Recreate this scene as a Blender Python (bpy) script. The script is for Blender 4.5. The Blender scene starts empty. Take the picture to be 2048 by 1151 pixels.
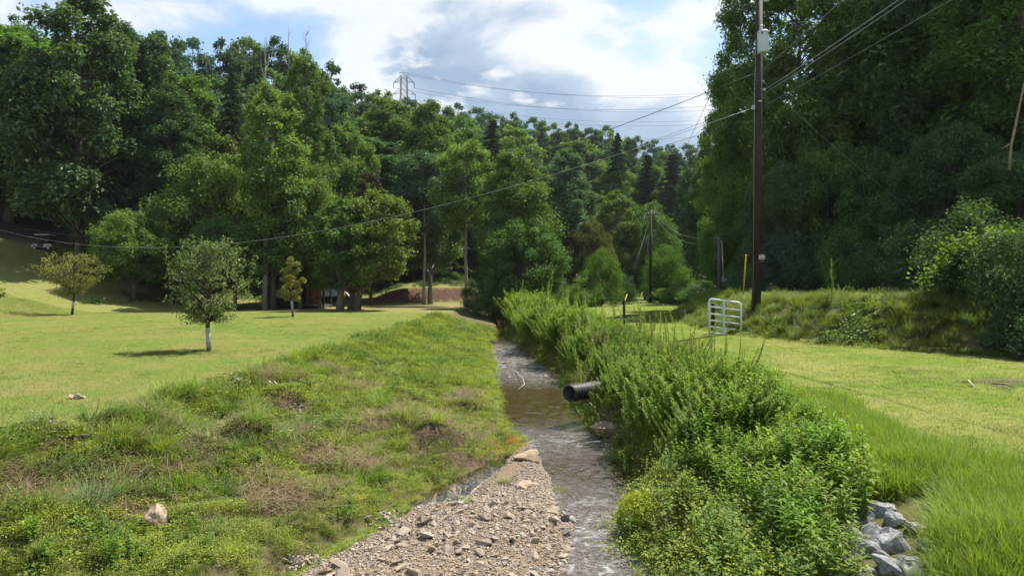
import bpy, math, random
import numpy as np
from mathutils import Vector, Matrix, Euler

SC = bpy.context.scene
COL = SC.collection
R = math.radians
CAMZ = 2.9                       # camera height above the stream surface (m)
F = 1365.0                       # focal length in photo pixels (2048 wide)

# ------------------------------------------------------------------ camera
cam = bpy.data.cameras.new('camera'); camo = bpy.data.objects.new('camera', cam); COL.objects.link(camo)
cam.sensor_width = 36.0; cam.lens = 24.0; cam.clip_start = 0.1; cam.clip_end = 3000
camo.location = (0, 0, CAMZ); camo.rotation_euler = (R(90), 0, 0)
SC.camera = camo

# ------------------------------------------------------------------ sun + sky
SUN_EL, SUN_AZ = 60.0, 40.0       # azimuth counted from +X towards +Y
sd = Vector((math.cos(R(SUN_EL))*math.cos(R(SUN_AZ)), math.cos(R(SUN_EL))*math.sin(R(SUN_AZ)), math.sin(R(SUN_EL))))
sun = bpy.data.lights.new('sun', 'SUN'); suno = bpy.data.objects.new('sun', sun); COL.objects.link(suno)
sun.energy = 3.45; sun.angle = R(0.6); sun.color = (1.0, 0.94, 0.82)
suno.rotation_euler = sd.to_track_quat('Z', 'Y').to_euler(); suno.location = (30, 40, 80)

HAZE = 0.00011
SKY_STRENGTH = 0.082
def build_world():
    w = bpy.data.worlds.new('World'); SC.world = w; w.use_nodes = True
    nt = w.node_tree; N = nt.nodes; L = nt.links; N.clear()
    def nd(t, **k):
        n = N.new(t)
        for a, b in k.items(): setattr(n, a, b)
        return n
    def math_(op, a, b=None, c=None, clamp=False):
        n = nd('ShaderNodeMath', operation=op, use_clamp=clamp)
        for i, v in enumerate((a, b, c)):
            if v is None: continue
            if isinstance(v, (int, float)): n.inputs[i].default_value = v
            else: L.new(v, n.inputs[i])
        return n.outputs[0]
    out = nd('ShaderNodeOutputWorld'); bg = nd('ShaderNodeBackground'); bg.inputs[1].default_value = SKY_STRENGTH
    sky = nd('ShaderNodeTexSky', sky_type='NISHITA', sun_disc=False)
    sky.sun_elevation = R(SUN_EL); sky.sun_rotation = R(90 - SUN_AZ); sky.air_density = 1.0; sky.dust_density = 0.6; sky.ozone_density = 1.2
    tc = nd('ShaderNodeTexCoord'); sep = nd('ShaderNodeSeparateXYZ'); L.new(tc.outputs['Generated'], sep.inputs[0])
    x, y, z = sep.outputs
    # cloud layer: direction projected on a plane overhead
    den = math_('ADD', math_('MAXIMUM', z, 0.0), 0.22)
    cmb = nd('ShaderNodeCombineXYZ'); L.new(math_('DIVIDE', x, den), cmb.inputs[0]); L.new(math_('DIVIDE', y, den), cmb.inputs[1])
    def noise(scale, detail, rough, loc, dist=0.0):
        mp = nd('ShaderNodeMapping'); L.new(cmb.outputs[0], mp.inputs[0]); mp.inputs['Location'].default_value = loc
        n1 = nd('ShaderNodeTexNoise'); n1.inputs['Scale'].default_value = scale; n1.inputs['Detail'].default_value = detail; n1.inputs['Roughness'].default_value = rough; n1.inputs['Distortion'].default_value = dist
        L.new(mp.outputs[0], n1.inputs['Vector']); return n1.outputs[0]
    dens = math_('ADD', math_('MULTIPLY', noise(2.1, 10, .58, (3.7, 1.3, 0), .3), .62), math_('MULTIPLY', noise(.8, 3, .5, (9.1, 4.0, 0)), .42))
    # the large cumulus ahead: a soft bulge of the density round its direction
    def blob(px, py, rx, ry, amp):
        cx, cz = (px-1024)/F, (575.5-py)/F
        yy = math_('MAXIMUM', y, 0.05)
        dx = math_('DIVIDE', math_('SUBTRACT', math_('DIVIDE', x, yy), cx), rx/F)
        dz = math_('DIVIDE', math_('SUBTRACT', math_('DIVIDE', z, yy), cz), ry/F)
        q = math_('ADD', math_('MULTIPLY', dx, dx), math_('MULTIPLY', dz, dz))
        g = math_('POWER', 2.718, math_('MULTIPLY', q, -1.0))
        return math_('MULTIPLY', math_('MULTIPLY', g, amp), math_('GREATER_THAN', y, 0.06))
    for b in CLOUDS: dens = math_('ADD', dens, blob(*b))
    def ramp(f, stops):
        r = nd('ShaderNodeValToRGB'); L.new(f, r.inputs[0]); cr = r.color_ramp
        while len(cr.elements) < len(stops): cr.elements.new(.5)
        for e, (p, c) in zip(cr.elements, stops): e.position = p; e.color = (*c, 1)
        return r.outputs[0]
    cover = ramp(dens, [(.47, (0, 0, 0)), (.52, (.30, .30, .30)), (.57, (.85, .85, .85)), (.64, (1, 1, 1))])
    body = ramp(dens, [(.52, (3.9, 4.2, 4.5)), (.575, (4.7, 4.8, 4.95)), (.66, (4.4, 4.55, 4.75)), (.72, (2.6, 3.1, 3.75)), (.80, (1.75, 2.3, 3.05)), (.95, (1.6, 2.15, 2.95))])
    # lighter tufts billowing in front of the shaded core
    tuft = ramp(math_('ADD', noise(4.6, 9, .55, (1.2, 7.7, 0), .2), math_('MULTIPLY', math_('SUBTRACT', noise(1.5, 2, .5, (5.5, 2.2, 0)), .5), .5)), [(.54, (0, 0, 0)), (.62, (.85, .85, .85))])
    mx0 = nd('ShaderNodeMix', data_type='RGBA'); L.new(tuft, mx0.inputs[0]); L.new(body, mx0.inputs[6]); mx0.inputs[7].default_value = (4.5, 4.65, 4.85, 1)
    mx = nd('ShaderNodeMix', data_type='RGBA'); L.new(math_('MULTIPLY', cover, .95), mx.inputs[0])
    L.new(sky.outputs[0], mx.inputs[6]); L.new(mx0.outputs[2], mx.inputs[7])
    L.new(mx.outputs[2], bg.inputs[0]); L.new(bg.outputs[0], out.inputs[0])
CLOUDS = [(1090, 185, 300, 105, .20), (1130, 300, 420, 90, .30), (1370, 130, 150, 90, .09), (1180, 20, 260, 50, .06), (870, 100, 120, 90, .10), (520, 125, 190, 60, -.12), (600, 0, 340, 50, .11), (1390, 20, 80, 50, .07)]
build_world()

vs = SC.view_settings; vs.view_transform = 'Standard'; vs.look = 'None'; vs.gamma = 1; vs.use_curve_mapping = False
vs.exposure = 1.4
cy = SC.cycles
cy.use_denoising = True
cy.use_adaptive_sampling = True; cy.adaptive_threshold = 0.015
cy.max_bounces = 6; cy.diffuse_bounces = 3; cy.glossy_bounces = 3; cy.transmission_bounces = 4; cy.transparent_max_bounces = 8; cy.volume_bounces = 0

# ------------------------------------------------------------------ helpers
def link(o, parent=None):
    COL.objects.link(o)
    if parent is not None: o.parent = parent
    return o
def tag(o, label=None, cat=None, group=None, kind=None):
    if label: o['label'] = label
    if cat: o['category'] = cat
    if group: o['group'] = group
    if kind: o['kind'] = kind
    return o
def empty(name, loc=(0, 0, 0), rz=0.0):
    o = bpy.data.objects.new(name, None); COL.objects.link(o); o.location = loc; o.rotation_euler = (0, 0, rz); o.empty_display_size = 0.2
    return o
def obj(name, me, mat=None, parent=None, loc=None):
    o = bpy.data.objects.new(name, me)
    if mat is not None and (len(me.materials) == 0): me.materials.append(mat)
    link(o, parent)
    if loc is not None: o.location = loc
    return o
def mesh_np(name, V, faces, smooth=False, attrs=None):
    """faces: list of int arrays (n,3) / (n,4)"""
    me = bpy.data.meshes.new(name)
    V = np.ascontiguousarray(V, dtype=np.float32)
    me.vertices.add(len(V)); me.vertices.foreach_set('co', V.ravel())
    faces = [np.asarray(f, dtype=np.int32) for f in faces if len(f)]
    loops = np.concatenate([f.ravel() for f in faces]); tot = np.concatenate([np.full(len(f), f.shape[1], np.int32) for f in faces])
    start = np.concatenate([[0], np.cumsum(tot)[:-1]]).astype(np.int32)
    me.loops.add(len(loops)); me.loops.foreach_set('vertex_index', loops)
    me.polygons.add(len(tot)); me.polygons.foreach_set('loop_start', start)
    try: me.polygons.foreach_set('loop_total', tot)
    except Exception: pass
    me.polygons.foreach_set('use_smooth', np.full(len(tot), smooth, dtype=bool))
    if attrs:
        for k, a in attrs.items():
            at = me.attributes.new(k, 'FLOAT', 'POINT'); at.data.foreach_set('value', np.asarray(a, dtype=np.float32))
    me.update(calc_edges=True)
    return me

class MB:
    """collects boxes, tubes, lathes into one mesh"""
    def __init__(s): s.v = []; s.f = []
    def add(s, vs_, fs): 
        n = len(s.v); s.v += [tuple(v) for v in vs_]; s.f += [tuple(i+n for i in f) for f in fs]; return s
    def box(s, c, size, rot=None, taper=1.0):
        hx, hy, hz = size[0]/2, size[1]/2, size[2]/2
        P = [Vector((sx*hx*(taper if sz > 0 else 1), sy*hy*(taper if sz > 0 else 1), sz*hz)) for sz in (-1, 1) for sx, sy in ((-1, -1), (1, -1), (1, 1), (-1, 1))]
        if rot is not None:
            m = Euler(rot).to_matrix(); P = [m @ p for p in P]
        c = Vector(c); P = [p+c for p in P]
        return s.add(P, [(3, 2, 1, 0), (4, 5, 6, 7), (0, 1, 5, 4), (1, 2, 6, 5), (2, 3, 7, 6), (3, 0, 4, 7)])
    def tube(s, pts, rad, n=6, caps=True):
        pts = [Vector(p) for p in pts]; k = len(pts)
        rads = rad if isinstance(rad, (list, tuple)) else [rad]*k
        base = []; up = None
        for i, p in enumerate(pts):
            t = (pts[min(i+1, k-1)]-pts[max(i-1, 0)]).normalized()
            if up is None:
                up = t.orthogonal().normalized()
            else:
                up = (up - t*up.dot(t)); up = up.normalized() if up.length > 1e-6 else t.orthogonal().normalized()
            b = t.cross(up)
            base += [p + (up*math.cos(2*math.pi*j/n) + b*math.sin(2*math.pi*j/n))*rads[i] for j in range(n)]
        fs = [(i*n+j, i*n+(j+1) % n, (i+1)*n+(j+1) % n, (i+1)*n+j) for i in range(k-1) for j in range(n)]
        if caps: fs += [tuple(reversed(range(n))), tuple((k-1)*n+j for j in range(n))]
        return s.add(base, fs)
    def lathe(s, prof, n=16, c=(0, 0, 0), axis=None):
        c = Vector(c); vs_ = []
        m = Matrix.Identity(3) if axis is None else Vector(axis).to_track_quat('Z', 'Y').to_matrix()
        for r, z in prof:
            vs_ += [c + m @ Vector((r*math.cos(2*math.pi*j/n), r*math.sin(2*math.pi*j/n), z)) for j in range(n)]
        k = len(prof)
        fs = [(i*n+j, i*n+(j+1) % n, (i+1)*n+(j+1) % n, (i+1)*n+j) for i in range(k-1) for j in range(n)]
        fs += [tuple(reversed(range(n))), tuple((k-1)*n+j for j in range(n))]
        return s.add(vs_, fs)
    def mesh(s, name, smooth=False):
        me = bpy.data.meshes.new(name); me.from_pydata(s.v, [], s.f); me.update()
        if smooth: me.shade_smooth()
        return me
    def build(s, name, mat, parent=None, smooth=False, loc=None):
        return obj(name, s.mesh(name, smooth), mat, parent, loc)

def at(px, py, Y):
    return Vector(((px-1024)*Y/F, Y, CAMZ + (575.5-py)*Y/F))

# ------------------------------------------------------------------ noise + terrain
_rs = np.random.RandomState(7); _perm = _rs.rand(256, 256)
def vnoise(x, y):
    x = np.asarray(x, float); y = np.asarray(y, float)
    xi = np.floor(x).astype(int); yi = np.floor(y).astype(int); fx = x-xi; fy = y-yi
    fx = fx*fx*(3-2*fx); fy = fy*fy*(3-2*fy)
    g = lambda a, b: _perm[a & 255, b & 255]
    return (g(xi, yi)*(1-fx)+g(xi+1, yi)*fx)*(1-fy) + (g(xi, yi+1)*(1-fx)+g(xi+1, yi+1)*fx)*fy
def fbm(x, y, o=4):
    s = 0; a = .5
    for i in range(o):
        s = s + a*(vnoise(x*2**i+17.3*i, y*2**i+9.1*i)-.5); a *= .5
    return s
def sm(t):
    t = np.clip(t, 0, 1); return t*t*(3-2*t)
KY = [2, 6.9, 8.2, 10, 12.2, 13.9, 17.6, 22.7, 31.8, 41.9, 60, 90, 140]
KWL = [.45, .53, .75, .74, .40, -.14, -.27, -.73, -1.14, -1.04, -1.3, -2.5, -4]
KWR = [1.3, 1.34, 1.40, 1.91, 1.84, 1.65, 1.6, 1.5, .45, -.2, -.5, -1.6, -3]
KBL = [-2.9, -2.2, -1.7, -1.0, -.10, -.20, -.30, -.75, -1.16, -1.06, -1.35, -2.6, -4]
WLf = lambda Y: np.interp(Y, KY, KWL); WRf = lambda Y: np.interp(Y, KY, KWR) + 0.10*np.sin(np.asarray(Y)*2.1)
BLf = lambda Y: np.interp(Y, KY, KBL) + 0.10*np.sin(np.asarray(Y)*1.7+1)
XEf = lambda Y: np.interp(Y, [6, 9, 14, 17, 23, 38, 60, 90], [-6.2, -5.3, -5.3, -5.3, -5.2, -4.9, -4.6, -5.5])
XRf = lambda Y: np.interp(Y, [5, 8, 10, 16, 20, 30, 45, 60, 90], [4.4, 4.4, 4.4, 4.5, 4.3, 3.4, 2.8, 2.6, 3.0])
XWf = lambda Y: np.minimum(XRf(Y), np.interp(Y, [4, 5, 6.5, 8, 10, 13], [2.2, 2.6, 3.35, 3.75, 4.1, 4.4]))
PLEFT = [(-28, -40), (-28, 30), (-30, 45), (-24, 62), (-10, 79), (10, 97), (25, 112), (70, 140), (140, 180), (300, 240)]
PRIGHT = [(22, -40), (20, 2), (16.5, 10), (12.2, 16), (8.9, 20), (7.7, 24), (7.5, 28), (8.2, 36), (12, 50), (20, 72), (30, 88), (48, 104), (90, 128), (160, 165), (320, 230)]
def sdist(X, Y, P, sign):
    X = np.asarray(X, float); Y = np.asarray(Y, float); best = np.full(X.shape, 1e9); s = np.zeros(X.shape)
    for (x0, y0), (x1, y1) in zip(P[:-1], P[1:]):
        dx, dy = x1-x0, y1-y0; t = np.clip(((X-x0)*dx+(Y-y0)*dy)/(dx*dx+dy*dy), 0, 1)
        qx, qy = X-(x0+t*dx), Y-(y0+t*dy); d = np.hypot(qx, qy); cr = dx*qy-dy*qx
        m = d < best; best = np.where(m, d, best); s = np.where(m, np.sign(cr), s)
    return best*s*sign
SPOTS = [(-4.95, 7.5, .75), (-2.85, 8.3, .65), (-3.85, 9.5, .45), (-3.3, 10.9, .40), (-2.0, 12.4, .22), (-1.1, 14.5, .25), (-4.1, 12.4, .3), (-5.3, 6.9, .7), (-2.1, 17.0, .3)]
def spots(X, Y): return np.clip(sum(np.exp(-(((X-a)/r)**2+((Y-b)/(r*.8))**2)*1.3) for a, b, r in SPOTS), 0, 1)
MOUNDS = [(-3.75, 9.75, .45, .26), (-2.75, 8.6, .4, .16), (-1.15, 11.6, .5, .16), (-4.3, 12.6, .5, .18), (-2.4, 15.0, .6, .14), (-3.0, 10.4, .35, .12), (-1.0, 14.6, .3, .12)]
def terrain(X, Y, fine=True):
    X = np.asarray(X, float); Y = np.asarray(Y, float)
    wl, wr, bl, xe = WLf(Y), WRf(Y), BLf(Y), XEf(Y)
    u = (bl-X)/np.maximum(bl-xe, .5); uc = np.clip(u, 0, 1)
    near = sm((19-Y)/6)
    zl = 1.10*(0.14*sm(uc/0.08) + 0.66*uc + 0.20*sm((uc-.72)/.26))
    for a_, b_, r_, h_ in MOUNDS: zl = zl + h_*np.exp(-(((X-a_)/r_)**2+((Y-b_)/(r_*.6))**2)**2)
    zl = zl + sm(uc/.15)*sm((1.25-u)/.3)*(fbm(X*1.1, Y*1.1, 4)*.46*(.35+near) + near*.34*sm((uc-.30)/.3)*np.maximum(fbm(X*1.9+11, Y*1.9, 3), -.05) + .06*fbm(X*5, Y*5, 2))
    wbar = np.maximum(wl-bl, .02); t = np.clip((X-bl)/wbar, 0, 1)
    dipm = sm((Y-8.5)/.5)*sm((11.8-Y)/.5); zb = np.where(wbar > .25, -.035*dipm + .09*(1-dipm)*sm((1-t)/.3) + (.17-.06*(1-dipm))*sm((t-.26*dipm)/.22)*sm((1-t)/.28) + .03*fbm(X*2, Y*2), .0)
    pool = np.exp(-(((X+.05)/.28)**2+((Y-12.0)/.55)**2)); zb = zb-.10*pool
    ww = np.maximum(wr-wl, .05); tw = np.clip((X-wl)/ww, 0, 1); zw = -.02-.30*np.sin(np.pi*tw)**.7 + .08*fbm(X*2.3, Y*2.3)
    riff = sm((Y-19)/5)*sm((38-Y)/8); zw = zw + riff*(.16 + .14*fbm(X*3.1, Y*3.1, 3)); 
    v = X-wr
    zr = .62*sm(v/.65) + .50*sm((v-.35)/2.4) + sm(v/.6)*sm((3.2-v)/.8)*.30*fbm(X*1.3+5, Y*1.3, 3) + .07*sm((X-5)/3)
    z = np.where(X < bl, zl, np.where(X < wl, zb, np.where(X < wr, zw, zr)))
    dl = sdist(X, Y, PLEFT, 1.0); dr = sdist(X, Y, PRIGHT, -1.0)
    hl = np.maximum(dl, 0); z = z + 66*(1-np.exp(-(hl/137)**1.3))
    # the clay cut at the foot of the hill
    cut = sm((X+17)/5)*sm((5-X)/4); z = z + cut*1.4*sm((dl-.6+1.2*fbm(X*.35, Y*.35, 3))/2.0)*sm((14-dl)/8)
    hr = np.maximum(dr, 0)
    z = z + 1.25*sm(hr/2.6)*(1 + .35*sm((X-9)/6)*sm((24-Y)/6)) + .035*np.clip(hr-2.5, 0, 9) + np.where(hr > 9, 42*(1-np.exp(-(np.maximum(hr-9, 0)/110)**1.2)), 0)
    z = z + sm(hr/.8)*sm((4.5-hr)/2)*.25*fbm(X*1.2, Y*1.2, 3)
    flat = (X < xe) | (X > XRf(Y))
    z = z + np.where(flat, .10*fbm(X*.15, Y*.15, 3), 0) + (sm(hl/15)+sm((hr-8)/10))*.9*fbm(X*.09, Y*.09, 3)
    return z
def tz(x, y): return float(terrain(np.array([x]), np.array([y]))[0])

# ------------------------------------------------------------------ materials
def newmat(name):
    m = bpy.data.materials.new(name); m.use_nodes = True; nt = m.node_tree; nt.nodes.clear()
    out = nt.nodes.new('ShaderNodeOutputMaterial'); return m, nt, out
class NT:
    def __init__(s, nt): s.nt = nt; s.N = nt.nodes; s.L = nt.links
    def n(s, t, **k):
        x = s.N.new(t)
        for a, b in k.items(): setattr(x, a, b)
        return x
    def set(s, sock, v):
        if v is None: return
        if isinstance(v, bpy.types.NodeSocket): s.L.new(v, sock)
        else:
            try: sock.default_value = v
            except Exception: sock.default_value = (*v, 1.0)
    def math(s, op, a, b=None, c=None, clamp=False):
        x = s.n('ShaderNodeMath', operation=op, use_clamp=clamp)
        for i, v in enumerate((a, b, c)): s.set(x.inputs[i], v)
        return x.outputs[0]
    def mix(s, f, a, b, mode='MIX'):
        x = s.n('ShaderNodeMix', data_type='RGBA', blend_type=mode); s.set(x.inputs[0], f)
        for i, v in ((6, a), (7, b)):
            if isinstance(v, bpy.types.NodeSocket): s.L.new(v, x.inputs[i])
            else: x.inputs[i].default_value = (*v[:3], 1.0)
        return x.outputs[2]
    def noise(s, scale, detail=4, rough=.55, vec=None, dist=0.0, out=0):
        x = s.n('ShaderNodeTexNoise'); x.inputs['Scale'].default_value = scale; x.inputs['Detail'].default_value = detail; x.inputs['Roughness'].default_value = rough; x.inputs['Distortion'].default_value = dist
        if vec is not None: s.L.new(vec, x.inputs['Vector'])
        return x.outputs[out]
    def ramp(s, f, stops):
        x = s.n('ShaderNodeValToRGB'); s.L.new(f, x.inputs[0]); cr = x.color_ramp
        while len(cr.elements) < len(stops): cr.elements.new(.5)
        for e, (p, c) in zip(cr.elements, stops):
            e.position = p; e.color = (*c, 1.0) if not isinstance(c, (int, float)) else (c, c, c, 1)
        return x.outputs[0]
    def pos(s): return s.n('ShaderNodeNewGeometry').outputs['Position']
    def objco(s): return s.n('ShaderNodeTexCoord').outputs['Object']
    def attr(s, name): return s.n('ShaderNodeAttribute', attribute_name=name).outputs['Fac']
    def scalevec(s, vec, sc):
        m = s.n('ShaderNodeMapping'); s.L.new(vec, m.inputs[0]); m.inputs['Scale'].default_value = sc; return m.outputs[0]
    def bump(s, h, strength=.5, dist=.05):
        b = s.n('ShaderNodeBump'); b.inputs['Strength'].default_value = strength; b.inputs['Distance'].default_value = dist; s.L.new(h, b.inputs['Height']); return b.outputs[0]
    def bsdf(s, out, col, rough=.8, metal=0, normal=None, spec=.3):
        p = s.n('ShaderNodeBsdfPrincipled'); s.set(p.inputs['Base Color'], col); s.set(p.inputs['Roughness'], rough); p.inputs['Metallic'].default_value = metal
        p.inputs['Specular IOR Level'].default_value = spec
        if normal is not None: s.L.new(normal, p.inputs['Normal'])
        s.L.new(p.outputs[0], out.inputs[0]); return p

def leafmat(name, c1, c2, c3, trans=.35, tint=(1.25, 1.35, .55), gloss=.022, rough=.5, tree_var=.35, clump=.5, up=0.0, gain=1.0, patch=None):
    """foliage: colour varies leaf by leaf, clump by clump and plant by plant; thin leaves let light through"""
    m, nt, out = newmat(name); k = NT(nt)
    rnd = k.n('ShaderNodeNewGeometry').outputs['Random Per Island']
    oi = k.n('ShaderNodeObjectInfo').outputs['Random']
    col = k.ramp(rnd, [(0, c1), (.5, c2), (1, c3)])
    if patch:                                # dry and rank patches spread over the whole turf
        pn = k.math('ADD', k.math('MULTIPLY', k.noise(.33, 4, .62, k.pos()), .6), k.math('MULTIPLY', k.noise(1.9, 4, .65, k.pos()), .4))
        col = k.mix(k.math('MULTIPLY', k.ramp(pn, [(.47, 0), (.60, 1)]), patch[1]), col, patch[0]); col = k.mix(k.math('MULTIPLY', k.ramp(pn, [(.36, 1), (.47, 0)]), .45), col, patch[2])
    ob = k.objco(); cl = k.noise(clump, 2, .5, ob)
    v = k.math('ADD', k.math('MULTIPLY', k.math('SUBTRACT', cl, .5), .9), k.math('MULTIPLY', k.math('SUBTRACT', oi, .5), tree_var))
    hs = k.n('ShaderNodeHueSaturation'); k.set(hs.inputs['Color'], col)
    k.set(hs.inputs['Hue'], k.math('ADD', .5, k.math('MULTIPLY', k.math('SUBTRACT', oi, .5), -.035)))
    hs.inputs['Saturation'].default_value = 1.0; k.set(hs.inputs['Value'], k.math('MULTIPLY', k.math('ADD', 1.0, v), gain))
    d = k.n('ShaderNodeBsdfDiffuse'); t = k.n('ShaderNodeBsdfTranslucent'); g = k.n('ShaderNodeBsdfGlossy'); g.inputs['Roughness'].default_value = rough
    k.L.new(hs.outputs[0], d.inputs[0]); k.L.new(k.mix(1.0, hs.outputs[0], tint, 'MULTIPLY'), t.inputs[0])
    if up:                                   # short turf: shade the thin blades mostly as the surface they make up
        vm = k.n('ShaderNodeMix', data_type='VECTOR'); vm.inputs[0].default_value = up; k.L.new(k.n('ShaderNodeNewGeometry').outputs['Normal'], vm.inputs[4]); vm.inputs[5].default_value = (0, 0, 1)
        nn = k.n('ShaderNodeVectorMath', operation='NORMALIZE'); k.L.new(vm.outputs[1], nn.inputs[0]); k.L.new(nn.outputs[0], d.inputs['Normal'])
    ms = k.n('ShaderNodeMixShader'); ms.inputs[0].default_value = trans; k.L.new(d.outputs[0], ms.inputs[1]); k.L.new(t.outputs[0], ms.inputs[2])
    m2 = k.n('ShaderNodeMixShader'); m2.inputs[0].default_value = gloss; k.L.new(ms.outputs[0], m2.inputs[1]); k.L.new(g.outputs[0], m2.inputs[2])
    k.L.new(m2.outputs[0], out.inputs[0]); return m

M = {}
M['leaf_dark'] = leafmat('leaf_dark', (.026, .052, .021), (.038, .071, .025), (.060, .094, .033), trans=.4, gloss=.03, gain=1.65)
M['leaf_mid'] = leafmat('leaf_mid', (.036, .072, .018), (.056, .104, .024), (.086, .132, .034), trans=.42, gain=1.85)
M['leaf_yellow'] = leafmat('leaf_yellow', (.052, .092, .020), (.078, .122, .027), (.115, .150, .038), gain=1.55)
M['leaf_blue'] = leafmat('leaf_blue', (.030, .062, .036), (.044, .084, .046), (.065, .105, .058), gain=1.75)
M['leaf_olive'] = leafmat('leaf_olive', (.055, .070, .020), (.085, .092, .026), (.12, .105, .034), gain=1.5)
M['leaf_gold'] = leafmat('leaf_gold', (.115, .140, .030), (.165, .180, .042), (.24, .205, .060), trans=.32, gain=1.35)
M['leaf_silver'] = leafmat('leaf_silver', (.070, .115, .032), (.100, .150, .042), (.19, .23, .11), trans=.28, gloss=.03, rough=.4, gain=1.35)
M['leaf_dead'] = leafmat('leaf_dead', (.07, .06, .030), (.10, .075, .038), (.075, .085, .03), trans=.2, tint=(1.1, 1, .8), gain=1.3)
M['leaf_conifer'] = leafmat('leaf_conifer', (.020, .038, .020), (.030, .052, .026), (.040, .062, .030), trans=.15, gloss=.02, gain=1.75)
M['leaf_grey'] = leafmat('leaf_grey', (.034, .044, .036), (.046, .056, .046), (.058, .064, .052), trans=.12, gloss=.02, gain=1.5)
M['leaf_weed'] = leafmat('leaf_weed', (.075, .140, .016), (.110, .190, .022), (.16, .24, .034), trans=.55, tint=(1.4, 1.4, .4), gloss=.015, clump=1.2, gain=1.5, up=.35)
M['leaf_feather'] = leafmat('leaf_feather', (.075, .130, .024), (.110, .165, .032), (.155, .200, .05), trans=.52, tint=(1.4, 1.35, .45), gloss=.015, clump=1.0, gain=1.5, up=.35)
M['leaf_lime'] = leafmat('leaf_lime', (.10, .16, .018), (.14, .21, .025), (.19, .25, .035), trans=.45, clump=1.0, gain=1.2)
M['grass_lawn'] = leafmat('grass_lawn', (.112, .168, .038), (.152, .205, .050), (.215, .245, .085), trans=.35, tint=(1.15, 1.15, .5), gloss=.012, tree_var=.22, clump=.0, up=.85, gain=1.3, patch=((.235, .205, .085), .75, (.125, .175, .030)))
M['grass_lush'] = leafmat('grass_lush', (.100, .160, .020), (.140, .205, .028), (.21, .25, .045), trans=.45, gloss=.02, clump=1.0, up=.5, gain=1.3)
M['grass_bank'] = leafmat('grass_bank', (.085, .125, .024), (.125, .165, .034), (.19, .205, .065), trans=.38, tint=(1.2, 1.2, .5), gloss=.02, clump=1.0, up=.5, gain=1.35)
M['grass_blue'] = leafmat('grass_blue', (.085, .135, .045), (.12, .17, .065), (.19, .23, .13), trans=.42, gloss=.02, clump=1.0, up=.45, gain=1.3)
M['grass_dry'] = leafmat('grass_dry', (.16, .115, .06), (.23, .17, .095), (.32, .26, .16), trans=.2, tint=(1, 1, 1), gloss=.02, up=.5)
M['ground_cover'] = leafmat('ground_cover', (.105, .155, .020), (.150, .200, .028), (.21, .235, .045), trans=.38, tint=(1.25, 1.25, .45), gloss=.015, clump=1.0, up=.55, gain=1.45, patch=((.20, .17, .06), .3, (.11, .17, .022)))
M['cover_lime'] = leafmat('cover_lime', (.130, .185, .018), (.180, .235, .026), (.24, .27, .04), trans=.4, tint=(1.25, 1.25, .4), gloss=.015, clump=1.0, up=.55, gain=1.45)
M['bank_weed'] = leafmat('bank_weed', (.075, .130, .024), (.108, .168, .030), (.16, .20, .05), trans=.38, tint=(1.25, 1.25, .45), gloss=.015, clump=1.0, up=.3, gain=1.35)
M['flower_white'] = leafmat('flower_white', (.6, .6, .55), (.7, .7, .66), (.75, .75, .7), trans=.2, tint=(1, 1, 1))
M['flower_yellow'] = leafmat('flower_yellow', (.5, .4, .03), (.6, .45, .04), (.65, .5, .05), trans=.2, tint=(1, 1, 1))

def simple(name, col, col2=None, scale=6, rough=.8, metal=0, bump=.3, bdist=.02, spec=.3, stretch=(1, 1, 1), detail=5):
    m, nt, out = newmat(name); k = NT(nt)
    vec = k.scalevec(k.objco(), stretch); nz = k.noise(scale, detail, .6, vec)
    oi = k.n('ShaderNodeObjectInfo').outputs['Random']
    c = k.ramp(nz, [(.3, col), (.7, col2 or tuple(x*1.35 for x in col))])
    hs = k.n('ShaderNodeHueSaturation'); k.set(hs.inputs['Color'], c); k.set(hs.inputs['Value'], k.math('ADD', .88, k.math('MULTIPLY', oi, .24)))
    k.bsdf(out, hs.outputs[0], rough, metal, k.bump(nz, bump, bdist) if bump else None, spec); return m
M['bark'] = simple('bark', (.075, .062, .05), (.16, .14, .115), 9, .9, 0, .8, .05, stretch=(1, 1, .18))
M['bark_pale'] = simple('bark_pale', (.17, .155, .135), (.30, .28, .25), 8, .9, 0, .6, .04, stretch=(1, 1, .2))
M['bark_dead'] = simple('bark_dead', (.22, .20, .18), (.34, .32, .30), 8, .9, 0, .4, .02, stretch=(1, 1, .2))
M['bark_sapling'] = simple('bark_sapling', (.05, .036, .026), (.10, .075, .055), 14, .9, 0, .5, .01, stretch=(1, 1, .3))
M['whitewash'] = simple('whitewash', (.30, .30, .28), (.46, .46, .43), 18, .85, 0, .3, .005)
M['creosote'] = simple('creosote', (.018, .012, .010), (.045, .030, .024), 7, .7, 0, .5, .02, stretch=(1, 1, .08))
M['grey_wood'] = simple('grey_wood', (.06, .05, .045), (.12, .105, .095), 8, .85, 0, .5, .02, stretch=(1, 1, .1))
M['stem'] = simple('stem', (.06, .09, .03), (.10, .12, .045), 8, .7, 0, 0)
M['gate_paint'] = simple('gate_paint', (.60, .62, .64), (.74, .75, .76), 5, .45, 0, .05, .002, .5)
M['galv'] = simple('galv', (.36, .38, .40), (.50, .52, .54), 10, .4, .7, 0, spec=.5)
M['tank_grey'] = simple('tank_grey', (.42, .47, .50), (.50, .55, .58), 3, .4, 0, 0, spec=.5)
M['porcelain'] = simple('porcelain', (.45, .47, .50), (.58, .60, .62), 4, .25, 0, 0, spec=.6)
M['wire_black'] = simple('wire_black', (.012, .012, .013), (.02, .02, .02), 4, .5, 0, 0)
M['wire_alu'] = simple('wire_alu', (.35, .36, .38), (.45, .46, .48), 4, .35, .5, 0)
M['tower_steel'] = simple('tower_steel', (.10, .11, .12), (.15, .16, .17), 2, .6, .4, 0)
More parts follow.
